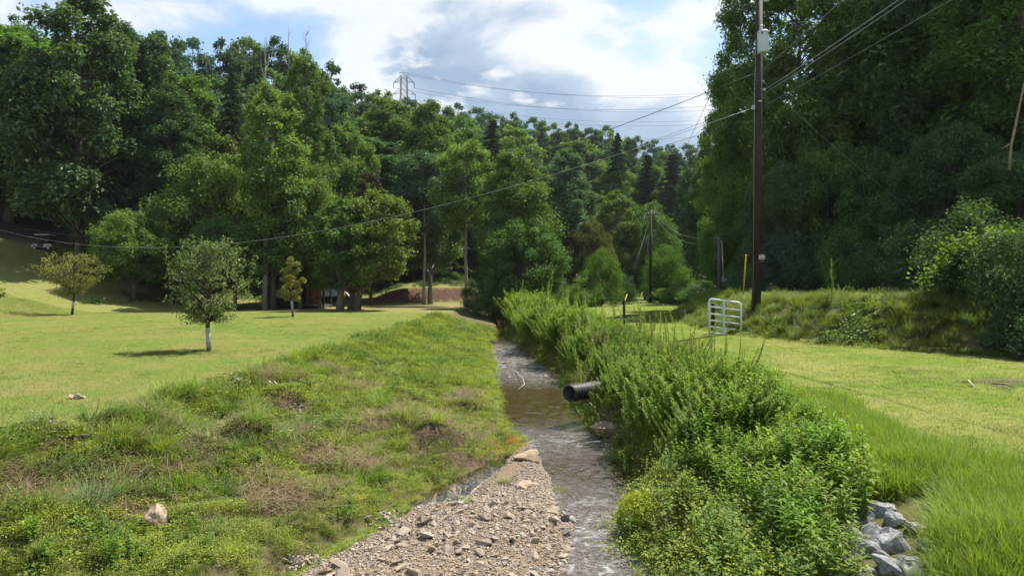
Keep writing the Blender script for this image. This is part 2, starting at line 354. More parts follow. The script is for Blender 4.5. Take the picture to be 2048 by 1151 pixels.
M['yellow_plastic'] = simple('yellow_plastic', (.60, .36, .02), (.70, .46, .04), 4, .5, 0, 0)
M['rust_plastic'] = simple('rust_plastic', (.32, .12, .03), (.42, .18, .05), 4, .5, 0, 0)
M['pipe'] = simple('pipe', (.010, .010, .012), (.03, .029, .028), 5, .55, 0, .1, .004, .5)
M['sign_cream'] = simple('sign_cream', (.52, .50, .38), (.60, .58, .46), 6, .6, 0, 0)
M['sign_black'] = simple('sign_black', (.02, .02, .02), (.03, .03, .03), 6, .6, 0, 0)
M['board_red'] = simple('board_red', (.085, .022, .016), (.14, .036, .026), 7, .8, 0, .3, .01, stretch=(1, 1, .2))
M['board_dark'] = simple('board_dark', (.016, .014, .013), (.03, .026, .024), 7, .8, 0, .3, .01)
M['roof_brown'] = simple('roof_brown', (.10, .075, .06), (.17, .13, .11), 5, .85, 0, .3, .01)
M['trim'] = simple('trim', (.20, .17, .15), (.27, .23, .20), 5, .7, 0, 0)
M['glass_dark'] = simple('glass_dark', (.012, .014, .016), (.018, .02, .022), 2, .08, 0, 0, spec=.7)
M['cart_tan'] = simple('cart_tan', (.36, .30, .25), (.42, .36, .30), 3, .45, 0, 0, spec=.5)
M['cart_black'] = simple('cart_black', (.014, .014, .015), (.022, .022, .024), 4, .6, 0, 0)
M['cart_roof'] = simple('cart_roof', (.50, .50, .47), (.58, .58, .55), 3, .5, 0, 0)
M['white_paint'] = simple('white_paint', (.62, .64, .68), (.74, .75, .78), 3, .45, 0, 0)
M['tarp_blue'] = simple('tarp_blue', (.30, .36, .44), (.45, .50, .56), 3, .5, 0, 0)
M['twig'] = simple('twig', (.16, .12, .085), (.28, .22, .16), 12, .85, 0, .2, .005)
M['twig_pale'] = simple('twig_pale', (.38, .33, .25), (.48, .42, .33), 12, .85, 0, .2, .005)
M['char'] = simple('char', (.014, .012, .011), (.03, .026, .024), 9, .8, 0, .6, .02)
M['rock_tan'] = simple('rock_tan', (.24, .165, .105), (.42, .33, .24), 4, .85, 0, .5, .03)
M['rock_grey'] = simple('rock_grey', (.095, .098, .105), (.33, .33, .335), 9, .8, 0, .5, .02)
M['rock_dark'] = simple('rock_dark', (.05, .045, .04), (.12, .10, .085), 5, .75, 0, .5, .02)

def stonemat():
    m, nt, out = newmat('gravel_stone'); k = NT(nt)
    rnd = k.n('ShaderNodeNewGeometry').outputs['Random Per Island']; oi = k.n('ShaderNodeObjectInfo').outputs['Random']
    r = k.math('FRACT', k.math('ADD', rnd, k.math('MULTIPLY', oi, 7.31)))
    c = k.ramp(r, [(0, (.38, .30, .22)), (.22, (.47, .39, .29)), (.4, (.30, .24, .18)), (.55, (.52, .44, .35)), (.7, (.24, .23, .22)), (.82, (.44, .32, .20)), (.92, (.34, .34, .35)), (1, (.58, .52, .44))])
    nz = k.noise(22, 5, .65, k.pos()); c = k.mix(k.math('MULTIPLY', nz, .85), c, (.12, .085, .055))
    k.bsdf(out, c, .8, 0, k.bump(nz, .35, .006), .3); return m
M['stone'] = stonemat()

def groundmat():
    m, nt, out = newmat('ground'); k = NT(nt); p = k.pos()
    n1 = k.noise(.35, 4, .6, p); n2 = k.noise(2.2, 5, .65, p); n3 = k.noise(14, 5, .7, p); n4 = k.noise(60, 3, .7, p)
    lawn = k.ramp(n2, [(.28, (.12, .14, .03)), (.5, (.165, .18, .04)), (.75, (.21, .205, .06))])
    lawn = k.mix(k.math('MULTIPLY', k.ramp(n1, [(.42, 0), (.68, 1)]), .55), lawn, (.225, .185, .070))
    lawn = k.mix(k.math('MULTIPLY', k.ramp(n3, [(.5, 0), (.75, 1)]), .45), lawn, (.070, .095, .020))
    path = k.ramp(n2, [(.28, (.10, .145, .022)), (.5, (.140, .185, .028)), (.75, (.20, .215, .05))])
    path = k.mix(k.math('MULTIPLY', k.ramp(n1, [(.45, 0), (.7, 1)]), .4), path, (.235, .205, .085))
    bank = k.ramp(n3, [(.3, (.045, .055, .016)), (.5, (.085, .085, .030)), (.7, (.125, .10, .05))])
    dirt = k.ramp(n3, [(.3, (.040, .026, .017)), (.5, (.085, .056, .036)), (.72, (.17, .125, .085))])
    bank = k.mix(k.ramp(n2, [(.50, 0), (.64, 1)]), bank, dirt)
    sand = k.ramp(n4, [(.3, (.13, .092, .06)), (.55, (.21, .155, .10)), (.75, (.30, .245, .18))])
    bed = k.ramp(n3, [(.3, (.085, .050, .022)), (.6, (.16, .098, .045)), (.8, (.24, .16, .085))])
    silt_glare = k.ramp(n3, [(.3, (.42, .34, .29)), (.6, (.58, .52, .48))])  # puddle bed, paled to stand for the cloud reflected in it
    iron = k.ramp(n3, [(.3, (.20, .065, .012)), (.7, (.30, .12, .025))])
    clay = k.ramp(k.noise(3, 5, .65, k.scalevec(p, (1, 1, 3))), [(.3, (.035, .020, .012)), (.5, (.075, .036, .021)), (.62, (.12, .062, .037)), (.8, (.045, .048, .02))])  # ramp darkened to stand for the shade lying on the cut
    forest = k.ramp(n3, [(.3, (.028, .024, .014)), (.6, (.055, .044, .026)), (.8, (.085, .065, .040))])
    hay = k.ramp(n3, [(.3, (.17, .135, .06)), (.6, (.24, .19, .09)), (.8, (.30, .25, .14))])
    c = lawn
    for a, col in (('a_path', path), ('a_hay', hay), ('a_bank', bank), ('a_dirt', dirt), ('a_forest', forest), ('a_bed', bed), ('a_sand', sand), ('a_silt_glare', silt_glare), ('a_iron', iron), ('a_clay', clay)):
        f = k.attr(a); soft = k.math('ADD', f, k.math('MULTIPLY', k.math('MULTIPLY', k.math('SUBTRACT', n3, .5), 1.1), k.math('MULTIPLY', k.math('MULTIPLY', f, k.math('SUBTRACT', 1.0, f)), 4.0)), clamp=True)
        c = k.mix(soft, c, col)
    h = k.math('ADD', k.math('MULTIPLY', n3, .7), k.math('MULTIPLY', n4, .35))
    wet = k.attr('a_wet'); rough = k.math('SUBTRACT', .92, k.math('MULTIPLY', wet, .55))
    c = k.mix(k.math('MULTIPLY', wet, .45), c, (.05, .03, .015))
    k.bsdf(out, c, rough, 0, k.bump(h, .8, .05), .25); return m
M['ground'] = groundmat()

def watermat():
    m, nt, out = newmat('water'); k = NT(nt); p = k.pos()
    w1 = k.noise(3.0, 4, .6, k.scalevec(p, (1.3, .55, 1)), .6); w2 = k.noise(11, 4, .65, k.scalevec(p, (1.2, .7, 1)), .8); w3 = k.noise(40, 3, .65, k.scalevec(p, (1, .6, 1)))
    rf = k.attr('a_riffle')
    h = k.math('ADD', k.math('MULTIPLY', w1, .5), k.math('MULTIPLY', k.math('ADD', k.math('MULTIPLY', w2, .5), k.math('MULTIPLY', w3, .2)), k.math('ADD', .10, rf)))
    b = k.n('ShaderNodeBump'); b.inputs['Distance'].default_value = .085; b.inputs['Strength'].default_value = .75; k.L.new(h, b.inputs['Height'])
    fr = k.n('ShaderNodeFresnel'); fr.inputs['IOR'].default_value = 2.1; k.L.new(b.outputs[0], fr.inputs['Normal'])
    tr = k.n('ShaderNodeBsdfTransparent'); k.L.new(k.mix(k.attr('a_clear'), (.84, .66, .42), (.93, .92, .90)), tr.inputs[0])
    gl = k.n('ShaderNodeBsdfGlossy'); gl.inputs['Roughness'].default_value = .04; k.L.new(b.outputs[0], gl.inputs['Normal'])
    mu = k.n('ShaderNodeBsdfDiffuse'); mu.inputs[0].default_value = (.125, .080, .036, 1)
    ma = k.n('ShaderNodeMixShader'); k.L.new(k.math('SUBTRACT', .35, k.math('MULTIPLY', k.attr('a_clear'), .33)), ma.inputs[0]); k.L.new(tr.outputs[0], ma.inputs[1]); k.L.new(mu.outputs[0], ma.inputs[2])
    ms = k.n('ShaderNodeMixShader'); k.L.new(fr.outputs[0], ms.inputs[0]); k.L.new(ma.outputs[0], ms.inputs[1]); k.L.new(gl.outputs[0], ms.inputs[2])
    # broken foam on the riffles, and reflected sky put in as pale colour
    foam_sheen = k.math('MULTIPLY', k.ramp(k.noise(5, 8, .68, k.scalevec(p, (.8, .9, 1)), .9), [(.50, 0), (.66, 1)]), k.math('MULTIPLY', rf, .38, clamp=True))
    foam_sheen = k.math('ADD', foam_sheen, k.math('MULTIPLY', rf, k.math('MULTIPLY', k.ramp(k.noise(26, 4, .7, k.scalevec(p, (.7, 1.2, 1)), .6), [(.44, 0), (.64, 1)]), .30)), clamp=True)
    fo = k.n('ShaderNodeBsdfDiffuse'); fo.inputs[0].default_value = (.64, .65, .67, 1)
    m3 = k.n('ShaderNodeMixShader'); k.L.new(foam_sheen, m3.inputs[0]); k.L.new(ms.outputs[0], m3.inputs[1]); k.L.new(fo.outputs[0], m3.inputs[2])
    k.L.new(m3.outputs[0], out.inputs[0]); return m
M['water'] = watermat()
#@@STRUCTURE

# ------------------------------------------------------------------ the ground, one sheet cut into its named pieces
def build_ground():
    gx = np.concatenate([-30-np.geomspace(1, 270, 46)[::-1], np.arange(-30, -8, .5), np.arange(-8, 6, .115), np.arange(6, 15, .25), np.arange(15, 40, .8), 40+np.geomspace(.5, 290, 34)])
    gy = np.concatenate([np.arange(-30, 4, 2.0), np.arange(4, 16, .12), np.arange(16, 40, .28), np.arange(40, 112, 1.0), 112+np.geomspace(1, 500, 56)])
    nx, ny = len(gx), len(gy); X, Y = np.meshgrid(gx, gy); Xf, Yf = X.ravel(), Y.ravel()
    Z = terrain(Xf, Yf)
    wl, wr, bl, xe, xr = WLf(Yf), WRf(Yf), BLf(Yf), XEf(Yf), XRf(Yf)
    dl = sdist(Xf, Yf, PLEFT, 1.0); dr = sdist(Xf, Yf, PRIGHT, -1.0)
    A = {}
    A['a_path'] = sm((Xf-xr+.4)/.8)*sm((1.5-dr)/1.5)
    TRK = np.interp(Yf, [6, 9, 12, 15, 20, 30], [6.6, 6.8, 6.8, 5.9, 5.3, 5.4])
    A['a_hay'] = np.clip(np.exp(-(((Xf+9)/8)**2+((Yf-66)/7)**2))*1.5, 0, 1)
    A['a_hay'] = np.maximum(A['a_hay'], .65*np.exp(-((Xf-TRK)/.38)**2)*sm((26-Yf)/8)*sm((fbm(Xf*.8, Yf*.5, 2)+.16)/.2))
    bankL = sm((Xf-xe+.35)/.9)*sm((bl-Xf+.1)/.2); bankR = sm((Xf-wr+.1)/.2)*sm((xr-Xf+.4)/.8)
    A['a_bank'] = np.maximum(np.maximum(bankL, bankR), sm((dr+.2)/.7)*sm((4.2-dr)/1.0))*.85
    dirt = np.maximum(sm((fbm(Xf*.9+3, Yf*.9+1, 3)-.05)/.08)*sm((18-Yf)/7), sm((spots(Xf, Yf)-.2)/.3))*bankL
    dirt = np.maximum(dirt, np.exp(-(((Xf-8.9)/.95)**2+((Yf-12.3)/.8)**2)*1.2))
    dirt = np.maximum(dirt, .8*np.exp(-((dr-.1)/.35)**2)*sm((fbm(Xf*.5, Yf*.5, 2)+.02)/.1)*sm((26-Yf)/4))
    A['a_dirt'] = dirt
    A['a_forest'] = np.maximum(sm((dl-np.where(Xf < -26, np.interp(Yf, [20, 45, 70, 90], [40, 34, 20, 4]), 3.2))/4), sm((dr-10)/4))*.97
    inbed = sm((Xf-bl+.05)/.12)*sm((wr+.22-Xf)/.2); bar = sm((Xf-bl)/.15)*sm((wl-Xf+.05)/.2)*(Yf < 13)
    A['a_bed'] = inbed; A['a_sand'] = bar*sm((Z+.005)/.05); A['a_silt_glare'] = bar*sm((.05-Z)/.05)*sm((Xf*0+Yf-8.2)/.4)*.95
    A['a_iron'] = np.clip(1.7*np.exp(-(((Xf+.06)/.24)**2+((Yf-12.2)/.5)**2)) + .4*np.exp(-(((Xf-BLf(Yf)-.12)/.07)**2))*(Yf > 9.0)*(Yf < 11.5), 0, 1)
    A['a_clay'] = sm((Xf+18)/4)*sm((5-Xf)/4)*sm((dl-.4)/.5)*sm((3.2-dl)/.8)
    A['a_wet'] = np.maximum(sm((.09-Z)/.10)*inbed, 0)*(1-A['a_silt_glare'])
    xc = lambda a: ((a.reshape(ny, nx)[:-1, :-1]+a.reshape(ny, nx)[1:, 1:])/2).ravel()
    fx, fy = xc(Xf), xc(Yf); fdl, fdr = xc(dl), xc(dr)
    i = np.arange(ny*nx).reshape(ny, nx); quads = np.stack([i[:-1, :-1].ravel(), i[:-1, 1:].ravel(), i[1:, 1:].ravel(), i[1:, :-1].ravel()], 1)
    fbl, fwl, fwr, fxe, fxr = BLf(fy), WLf(fy), WRf(fy), XEf(fy), XRf(fy)
    forest = xc(A['a_forest']) > .5
    reg = np.zeros(len(fx), int)                                        # 0 lawn
    reg[fx > fxe] = 1; reg[(fx > fbl) & (fx < fwr+.06)] = 2
    reg[(fx > fbl) & (fx < fwl) & (fy < 12.6)] = 3
    reg[fx > fwr+.06] = 4; reg[fx > fxr] = 5; reg[(fdr > 0) & (fx > 0)] = 6; reg[(fdr > 3.4) & (fx > 0)] = 7
    reg[forest & (fx < 40)] = 8; reg[forest & (fdr > 9)] = 9
    reg[(fdl > .4) & (fdl < 3.0) & (fx > -16) & (fx < 4) & (fy > 50)] = 10
    names = [('lawn', 'mown yellow green lawn sloping up to the woods on the left'), ('grassy_bank', 'rough grassy bank with bare soil left of the stream'), ('stream_bed', 'brown shallow bed under the stream'),
             ('gravel_bar', 'sandy bar of broken tan stones beside the stream'), ('weedy_bank', 'overgrown bank right of the stream'), ('mown_path', 'mown grass track curving between weeds and bank'),
             ('roadside_bank', 'steep weedy bank behind the white gate'), ('upper_lawn', 'strip of mown grass above the weedy bank'), ('wooded_hill', 'leaf littered hill under the trees'), ('wooded_slope', 'dark forest floor on the right'), ('clay_cut', 'cut face of red clay at the foot of the hill')]
    V = np.stack([Xf, Yf, Z], 1); res = {}
    for r, (nm, lb) in enumerate(names):
        q = quads[reg == r]
        if not len(q): continue
        used = np.unique(q); mp = np.full(len(V), -1, np.int32); mp[used] = np.arange(len(used))
        me = mesh_np(nm, V[used], [mp[q]], True, {k_: a[used] for k_, a in A.items()})
        o = obj(nm, me, M['ground']); tag(o, lb, kind='structure'); res[nm] = o
    return res
G = build_ground()

def build_water():
    ys = np.concatenate([np.arange(3, 14, .16), np.arange(14, 50, .4), np.arange(50, 92, 2)]); ts = np.linspace(0, 1, 26)
    lo = BLf(ys)-.25; hi = WRf(ys)+.35
    X = lo[:, None]+(hi-lo)[:, None]*ts[None]; Y = np.repeat(ys[:, None], len(ts), 1)
    rif = np.clip(sm((Y-18.5)/5)*sm((40-Y)/9)*.85*(.55+1.4*np.maximum(fbm(X*.7, Y*.35, 2)+.2, 0)) + .75*sm((10.8-Y)/2.5)*sm((X-.2)/.4) + .55*np.exp(-((Y-13.0)/1.1)**2), 0, 1.4)
    Z = .012*np.sin(X*9+Y*4)*rif*.6 + .02*sm((Y-21)/2)
    i = np.arange(Y.size).reshape(Y.shape); q = np.stack([i[:-1, :-1].ravel(), i[:-1, 1:].ravel(), i[1:, 1:].ravel(), i[1:, :-1].ravel()], 1)
    clear = sm((BLf(Y)+.52*(WLf(Y)-BLf(Y))-X)/.12)*sm((12.0-Y)/.4); me = mesh_np('stream', np.stack([X.ravel(), Y.ravel(), Z.ravel()], 1), [q], True, {'a_riffle': (rif*(1-clear)).ravel(), 'a_clear': clear.ravel()})
    tag(obj('stream', me, M['water']), 'shallow brown stream with pale riffles running toward the viewer', kind='structure')
build_water()

# ------------------------------------------------------------------ foliage builders
def unit(v): return v/np.maximum(np.linalg.norm(v, axis=-1, keepdims=True), 1e-9)
def leaf_quads(P, Nrm, size, aspect=.55, rng=None, fold=.18, T=None):
    """one folded diamond per leaf"""
    n = len(P)
    if T is None: T = rng.normal(size=(n, 3))
    T = unit(T - Nrm*np.sum(T*Nrm, 1, keepdims=True)); B = np.cross(Nrm, T); s = np.asarray(size).reshape(-1, 1)
    V = np.empty((n, 4, 3)); V[:, 0] = P-T*s*.5; V[:, 1] = P+B*s*aspect*.5+Nrm*s*fold; V[:, 2] = P+T*s*.5; V[:, 3] = P-B*s*aspect*.5+Nrm*s*fold
    i = np.arange(n)*4; q = np.concatenate([np.stack([i, i+1, i+2], 1), np.stack([i, i+2, i+3], 1)])
    return V.reshape(-1, 3), q
def lance(P, D, L, W, rng, droop=.5):
    """pointed leaves of six vertices, bent down towards the tip; P base, D direction"""
    n = len(P); up = np.array([0, 0, 1.]); D = unit(D); S = unit(np.cross(D, up)+1e-4); Nn = np.cross(S, D); L = np.asarray(L).reshape(-1, 1); W = np.asarray(W).reshape(-1, 1)
    V = np.empty((n, 6, 3)); V[:, 0] = P; m1 = P+D*L*.35+Nn*L*.04; m2 = P+D*L*.7-up*L*droop*.16; tip = P+D*L-up*L*droop*.42
    V[:, 1] = m1+S*W*.5+Nn*W*.12; V[:, 2] = m1-S*W*.5+Nn*W*.12; V[:, 3] = m2+S*W*.42+Nn*W*.1; V[:, 4] = m2-S*W*.42+Nn*W*.1; V[:, 5] = tip
    i = np.arange(n)*6
    return V.reshape(-1, 3), np.concatenate([np.stack([i, i+1, i+2], 1), np.stack([i+3, i+5, i+4], 1)]), np.stack([i+1, i+3, i+4, i+2], 1)
def blades(P, D, L, W, rng, bend=.5):
    """grass blades: three-segment tapering strips bending outwards"""
    n = len(P); D = unit(D); up = np.array([0, 0, 1.]); H = D.copy(); H[:, 2] = 0; H = unit(H+1e-5); S = np.stack([-H[:, 1], H[:, 0], np.zeros(n)], 1)
    L = np.asarray(L).reshape(-1, 1); W = np.asarray(W).reshape(-1, 1); b = np.asarray(bend).reshape(-1, 1)*np.ones((n, 1))
    V = np.empty((n, 7, 3))
    for j, t in enumerate((0, .4, .75)):
        c = P + D*L*t + (H*.7-up*.6)*L*b*t*t; w = W*(1-.55*t)
        V[:, 2*j] = c-S*w*.5; V[:, 2*j+1] = c+S*w*.5
    V[:, 6] = P+D*L+(H*.7-up*.6)*L*b
    i = np.arange(n)*7
    return V.reshape(-1, 3), np.stack([i+4, i+5, i+6], 1), np.concatenate([np.stack([i, i+1, i+3, i+2], 1), np.stack([i+2, i+3, i+5, i+4], 1)])

def crown_and_wood(name, seed, H, Rm, prof, n_cl, n_leaf, leaf, trunk_r, h0=.2, clump=.30, flat=.75, aspect=.6, lean=(0, 0), limbs=True, wob=.02, outer=.55, droop=0, top=.94, spread=1.0):
    """broad-leaved tree: trunk with limbs running to leaf clumps that fill an envelope prof(h)"""
    rng = np.random.RandomState(seed); w = MB()
    nseg = 9; tp = []
    for i in range(nseg+1):
        t = i/nseg*top; tp.append(Vector((lean[0]*t*H + rng.normal()*wob*H*.25*min(t*3, 1), lean[1]*t*H + rng.normal()*wob*H*.25*min(t*3, 1), t*H)))
    tr = [trunk_r*(1.35 if i == 0 else 1)*(1-.86*(i/nseg)**.9) for i in range(nseg+1)]
    tp[0] = tp[0]-Vector((0, 0, .35)); w.tube(tp, tr, 9)
    ta = np.array([list(p) for p in tp])
    axis = lambda z: np.array([np.interp(z, ta[:, 2], ta[:, 0]), np.interp(z, ta[:, 2], ta[:, 1])])
    C = []; S = []
    tries = 0
    while len(C) < n_cl and tries < n_cl*40:
        tries += 1
        h = h0+(1-h0)*rng.rand()**.9; env = prof((h-h0)/(1-h0))
        if env < .03 or rng.rand() > env+.15: continue
        a = rng.rand()*6.283; r = Rm*env*(outer+(1-outer)*rng.rand()**.6)*(1 if rng.rand() > .18 else .45)
        cs = Rm*clump*(.7+.6*rng.rand())*(.55+.6*env)
        z = min(h*H, H-cs*.45); ax = axis(z); c = np.array([ax[0]+r*math.cos(a)*spread, ax[1]+r*math.sin(a), z-droop*r])
        if C and min(np.linalg.norm((np.array(C)-c)/np.maximum(np.array(S)[:, None], cs), axis=1)) < .50: continue
        C.append(c); S.append(cs)
    C = np.array(C); S = np.array(S)
    if limbs:
        for c, s_ in zip(C, S):
            zb = max(h0*H*.75, c[2]-np.hypot(c[0]-axis(c[2])[0], c[1]-axis(c[2])[1])*(.42 if H > 14 else .75)-.3); zb = min(zb, H*.9); ax = axis(zb)
            p0 = Vector((ax[0], ax[1], zb)); p2 = Vector(c); pm = p0.lerp(p2, .5)+Vector((rng.normal()*.12, rng.normal()*.12, .18))*s_
            rr = max(.012*H/10, trunk_r*(1-.86*(zb/H)**.9)*.42); w.tube([p0, pm, p2], [rr, rr*.65, rr*.2], 5, False)
    wts = S**2/np.sum(S**2); cnt = np.maximum((n_leaf*wts).astype(int), 6)
    idx = np.repeat(np.arange(len(C)), cnt); n = len(idx)
    off = rng.normal(size=(n, 3)); off = unit(off)*(rng.rand(n, 1)**.42)*(1+.25*rng.normal(size=(n, 1))*.6)*np.where(rng.rand(n, 1) < .10, 1.45, 1.0); off[:, 2] *= flat
    P = C[idx]+off*S[idx][:, None]
    Nn = unit(unit(off)*.55+np.array([0, 0, .75])+rng.normal(size=(n, 3))*.45)
    V, q = leaf_quads(P, Nn, leaf*(.65+.7*rng.rand(n)), aspect, rng)
    return w.mesh(name+'_wood', True), mesh_np(name+'_leaves', V, [q])

def conifer(name, seed, H, Rm, n_br, n_leaf, leaf, trunk_r, h0=.12, droop=.28, aspect=.22, power=.9):
    rng = np.random.RandomState(seed); w = MB()
    w.tube([(0, 0, -.3), (.02*H*rng.normal()*.3, 0, H*.5), (0, 0, H*.99)], [trunk_r*1.2, trunk_r*.6, .02], 8)
    P = []; D = []; per = max(4, n_leaf//n_br)
    for b in range(n_br):
        t = h0+(1-h0)*(b+rng.rand())/n_br; a = b*2.4+rng.rand(); L = Rm*((1-t)**power+.03)*(.75+.45*rng.rand()); z = t*H
        d = np.array([math.cos(a), math.sin(a), 0]); tip = np.array([0, 0, z])+d*L+np.array([0, 0, -droop*L+.12*L*t])
        w.tube([(0, 0, z), tuple(np.array([0, 0, z])+d*L*.5+np.array([0, 0, -.02*L])), tuple(tip)], [.03+.012*L, .02+.006*L, .008], 4, False)
        s = rng.rand(per)**.6; side = np.array([-d[1], d[0], 0]); lat = rng.normal(size=per)*.22*L*(1-s*.45)
        p = np.array([0, 0, z])+d*(L*s)[:, None]+side*lat[:, None]; p[:, 2] += -droop*L*s*s-np.abs(lat)*.25+rng.normal(size=per)*.06*L*.6
        P.append(p); dd = d*.8+side*np.sign(lat)[:, None]*.6+rng.normal(size=(per, 3))*.3; dd[:, 2] -= .25; D.append(dd)
    P = np.concatenate(P); D = np.concatenate(D); n = len(P); Nn = unit(np.array([0, 0, 1.])+rng.normal(size=(n, 3))*.45)
    V, q = leaf_quads(P, Nn, leaf*(.6+.8*rng.rand(n)), aspect, rng, .1, D)
    return w.mesh(name+'_wood', True), mesh_np(name+'_leaves', V, [q])

ell = lambda t: max(0., 1-(2*t-1)**2)**.5
oval_low = lambda t: (max(0., 1-abs((t-.38)/.62 if t > .38 else (t-.38)/.42)**2.2))**.6
tallp = lambda t: (max(0., 1-((t-.45)/.56)**2))**.55*(1-.35*t)
domep = lambda t: (1-t**2.6)**.6*(.75+.25*min(1, t*4))
ARCH = {}; BASE = {}
def arch(key, H, Rm, pair): ARCH[key] = pair; BASE[key] = (H, Rm)
for s_ in range(3): arch('tall%d' % s_, 22, 6, crown_and_wood('tall', 11+s_, 22, 6, tallp, 125, 34000, .38, .34, .18, .20))
for s_ in range(2): arch('poplar%d' % s_, 24, 3.6, crown_and_wood('poplar', 31+s_, 24, 3.6, lambda t: ell(min(1, t*.94+.06)), 110, 26000, .34, .30, .08, .25, outer=.35))
for s_ in range(3): arch('round%d' % s_, 12, 5.5, crown_and_wood('round', 41+s_, 12, 5.5, oval_low, 135, 32000, .27, .22, .06, .18))
for s_ in range(2): arch('maple%d' % s_, 13, 5.5, crown_and_wood('maple', 46+s_, 13, 5.5, oval_low, 125, 32000, .28, .26, .23, .19))
for s_ in range(2): arch('bare%d' % s_, 22, 4.2, crown_and_wood('bare', 51+s_, 22, 4.2, ell, 76, 17000, .36, .26, .46, .24))
for s_ in range(2): arch('near%d' % s_, 27, 5.0, crown_and_wood('near', 61+s_, 27, 5.0, lambda t: tallp(t*.85+.08), 170, 56000, .27, .26, .05, .21))
for s_ in range(3): arch('ridge%d' % s_, 20, 5.5, crown_and_wood('ridge', 71+s_, 20, 5.5, lambda t: domep(t), 80, 10500, .56, .25, .20, .21))
for s_ in range(2): arch('shrub%d' % s_, 3.6, 2.2, crown_and_wood('shrub', 81+s_, 3.6, 2.2, domep, 44, 9000, .16, .06, .02, .32))
arch('willow', 6, 3.2, crown_and_wood('willow', 91, 6, 3.2, domep, 46, 12000, .24, .12, .05, .30, aspect=.3))
arch('hemlock', 22, 5.5, conifer('hemlock', 101, 22, 5.5, 120, 19000, .55, .30, .08, .30, .20))
arch('pine', 22, 4.6, conifer('pine', 102, 22, 4.6, 90, 12000, .7, .28, .22, .12, .22, .75))

def copy_mat(o, mat):
    if o.data.materials and len(o.data.materials) == 0: o.data.materials.append(mat)
    o.material_slots[0].link = 'OBJECT'; o.material_slots[0].material = mat
def plant_tree(name, key, x, y, H, W, leafm, label, cat='tree', group=None, bark='bark', rz=None, z=None, rng=random):
    w, l = ARCH[key]; H0, R0 = BASE[key]
    for me in (w, l):
        if not me.materials: me.materials.append(M['bark'])
    root = empty(name, (x, y, tz(x, y) if z is None else z), rng.uniform(0, 6.28) if rz is None else rz)
    sz = H/H0; sxy = max(W/2/(R0*1.12), .72*sz)
    for nm, me, mt in (('trunk', w, M[bark]), ('crown', l, M[leafm])):
        o = bpy.data.objects.new(nm, me); link(o, root); copy_mat(o, mt); o.scale = (sxy, sxy, sz)
    tag(root, label, cat, group); return root
def tree_px(key, px, Y, top, wpx, leafm, label, cat='tree', name='tree', bark='bark', group=None, rz=None):
    x = (px-1024)*Y/F; g = tz(x, Y); H = max(1.0, CAMZ+(575.5-top)*Y/F-g)
    return plant_tree(name, key, x, Y, H, wpx*Y/F, leafm, label, cat, group, bark, rz)

random.seed(5)
